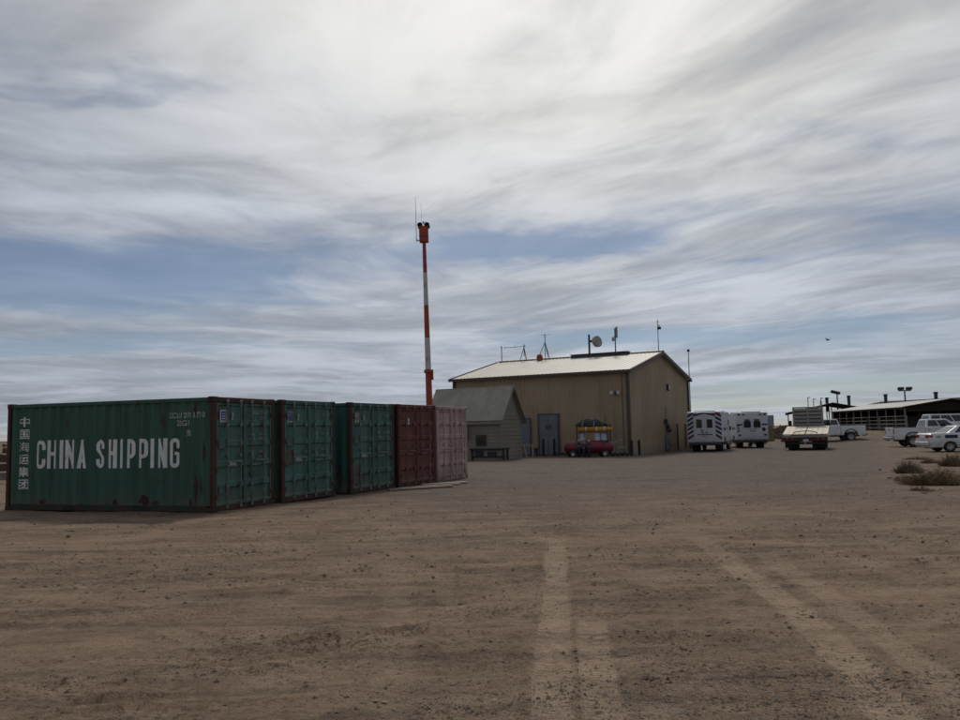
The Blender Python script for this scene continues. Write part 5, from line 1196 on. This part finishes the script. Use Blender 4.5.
# roof vents and floodlight poles above the sheds
def vent(px, ytop, Y, zb, label, r=.28):
    x, y = fp(px, Y); z = float(_C[2]+(ray(px, ytop)/ray(px, ytop)[1]*Y)[2])
    t = thing('roof_vent_stack', label, 'vent', (x, y, zb), 0, 'vent stacks on the shed roofs'); h = z-zb
    MB().cyl((0, 0, 0), (0, 0, h-.25), r*.8, n=10).build('pipe', M['darksteel'], t, True); MB().lathe((0, 0, h-.28), [(r*.8, 0), (r, .03), (r, .24), (0, .28)], 12).build('cowl', M['darksteel'], t)
vent(828, 397.3, 127, 3.6, 'vent stack right of the truck headboard'); vent(850, 395.3, 126, 3.6, 'vent stack above the left end of the pale roof'); vent(887, 393.9, 120, 3.6, 'vent stack above the middle of the pale roof'); vent(937.5, 391.6, 110, 3.6, 'vent stack furthest right above the dark roof')
def flood(px, ytop, Y, label, two, rz=0.):
    x, y = fp(px, Y); z = float(_C[2]+(ray(px, ytop)/ray(px, ytop)[1]*Y)[2]); t = thing('floodlight_pole', label, 'light pole', (x, y, 0), rz, 'floodlight poles by the sheds')
    MB().cyl((0, 0, 0), (0, 0, z-.2), .13, .09, n=8).build('pole', M['darksteel'], t)
    if two: B(-.85, .85, -.06, .06, z-.35, z-.22).build('cross_arm', M['darksteel'], t)
    for s in ((-.55, .55) if two else (-.25,)):
        o = MB().box((0, 0, 0), (.8 if two else 1.3, .4, .32), 0, .04).build('lamp_head', M['darksteel'], t); o.location = (s, -.1, z); o.rotation_euler = (R(-25), R(0 if two else 14), 0)
flood(838.5, 392.3, 118, 'single head floodlight pole above the left end of the sheds', False); flood(906.5, 388.5, 112, 'twin head floodlight pole above the pale roofed shed', True)
for k, (px, yt, lb) in enumerate(((809, 397.5, 'thin pole leftmost above the dark barn roof'), (814.5, 399, 'thin bent pole in the middle above the dark barn roof'), (822, 398, 'thin pole nearest the vent above the dark barn roof'))):
    x, y = fp(px, 128); z = float(_C[2]+(ray(px, yt)/ray(px, yt)[1]*128)[2]); t = thing('thin_pole', lb, 'pole', (x, y, 0), 0, 'thin poles above the dark barn')
    MB().cyl((0, 0, 0), (0, 0, z), .08, .05, n=6).build('shaft', M['darksteel'], t); B(-.05, .35, -.05, .05, z-.06, z+.04).build('arm', M['darksteel'], t)
# desert scrub towards the horizon
def scrub():
    r = np.random.default_rng(11); mb_v = []; mb_f = []
    def clump(x, y, w, h):
        z = gz(x, y)
        for k in range(14):
            a = r.random()*6.283; q = r.random()**.5*w/2; cx, cy = x+q*math.cos(a), y+q*math.sin(a); hh = h*(.5+.6*r.random()); ww = w*.16
            t = r.random()*3.14; dx_, dy_ = ww*math.cos(t), ww*math.sin(t); o = len(mb_v)
            mb_v.extend([(cx-dx_, cy-dy_, z), (cx+dx_, cy+dy_, z), (cx+dx_*.8+(r.random()-.5)*ww, cy+dy_*.8, z+hh*.8), (cx+(r.random()-.5)*ww, cy, z+hh), (cx-dx_*.9, cy-dy_*.9, z+hh*.6)]); mb_f.append((o, o+1, o+2, o+3, o+4))
    for k in range(420):
        y = 70+r.random()**1.6*500; x = (r.random()*1.5-.72)*y
        if (x > -6 and x < 24 and y < 80) or (x > 26 and y < 150): continue
        clump(x, y, .8+1.6*r.random(), .35+.6*r.random()+.0008*y)
    for k in range(60):
        y = 74+r.random()*46; x = y*(.33+.045*r.random()); clump(x, y, .9+.9*r.random(), .25+.4*r.random())
    me = bpy.data.meshes.new('desert_scrub'); me.from_pydata(mb_v, [], mb_f); me.materials.append(M['twig2']); me.update(); return me
tag(link('desert_scrub', scrub()), 'low dry desert scrub scattered towards the horizon', 'scrub', kind='stuff')
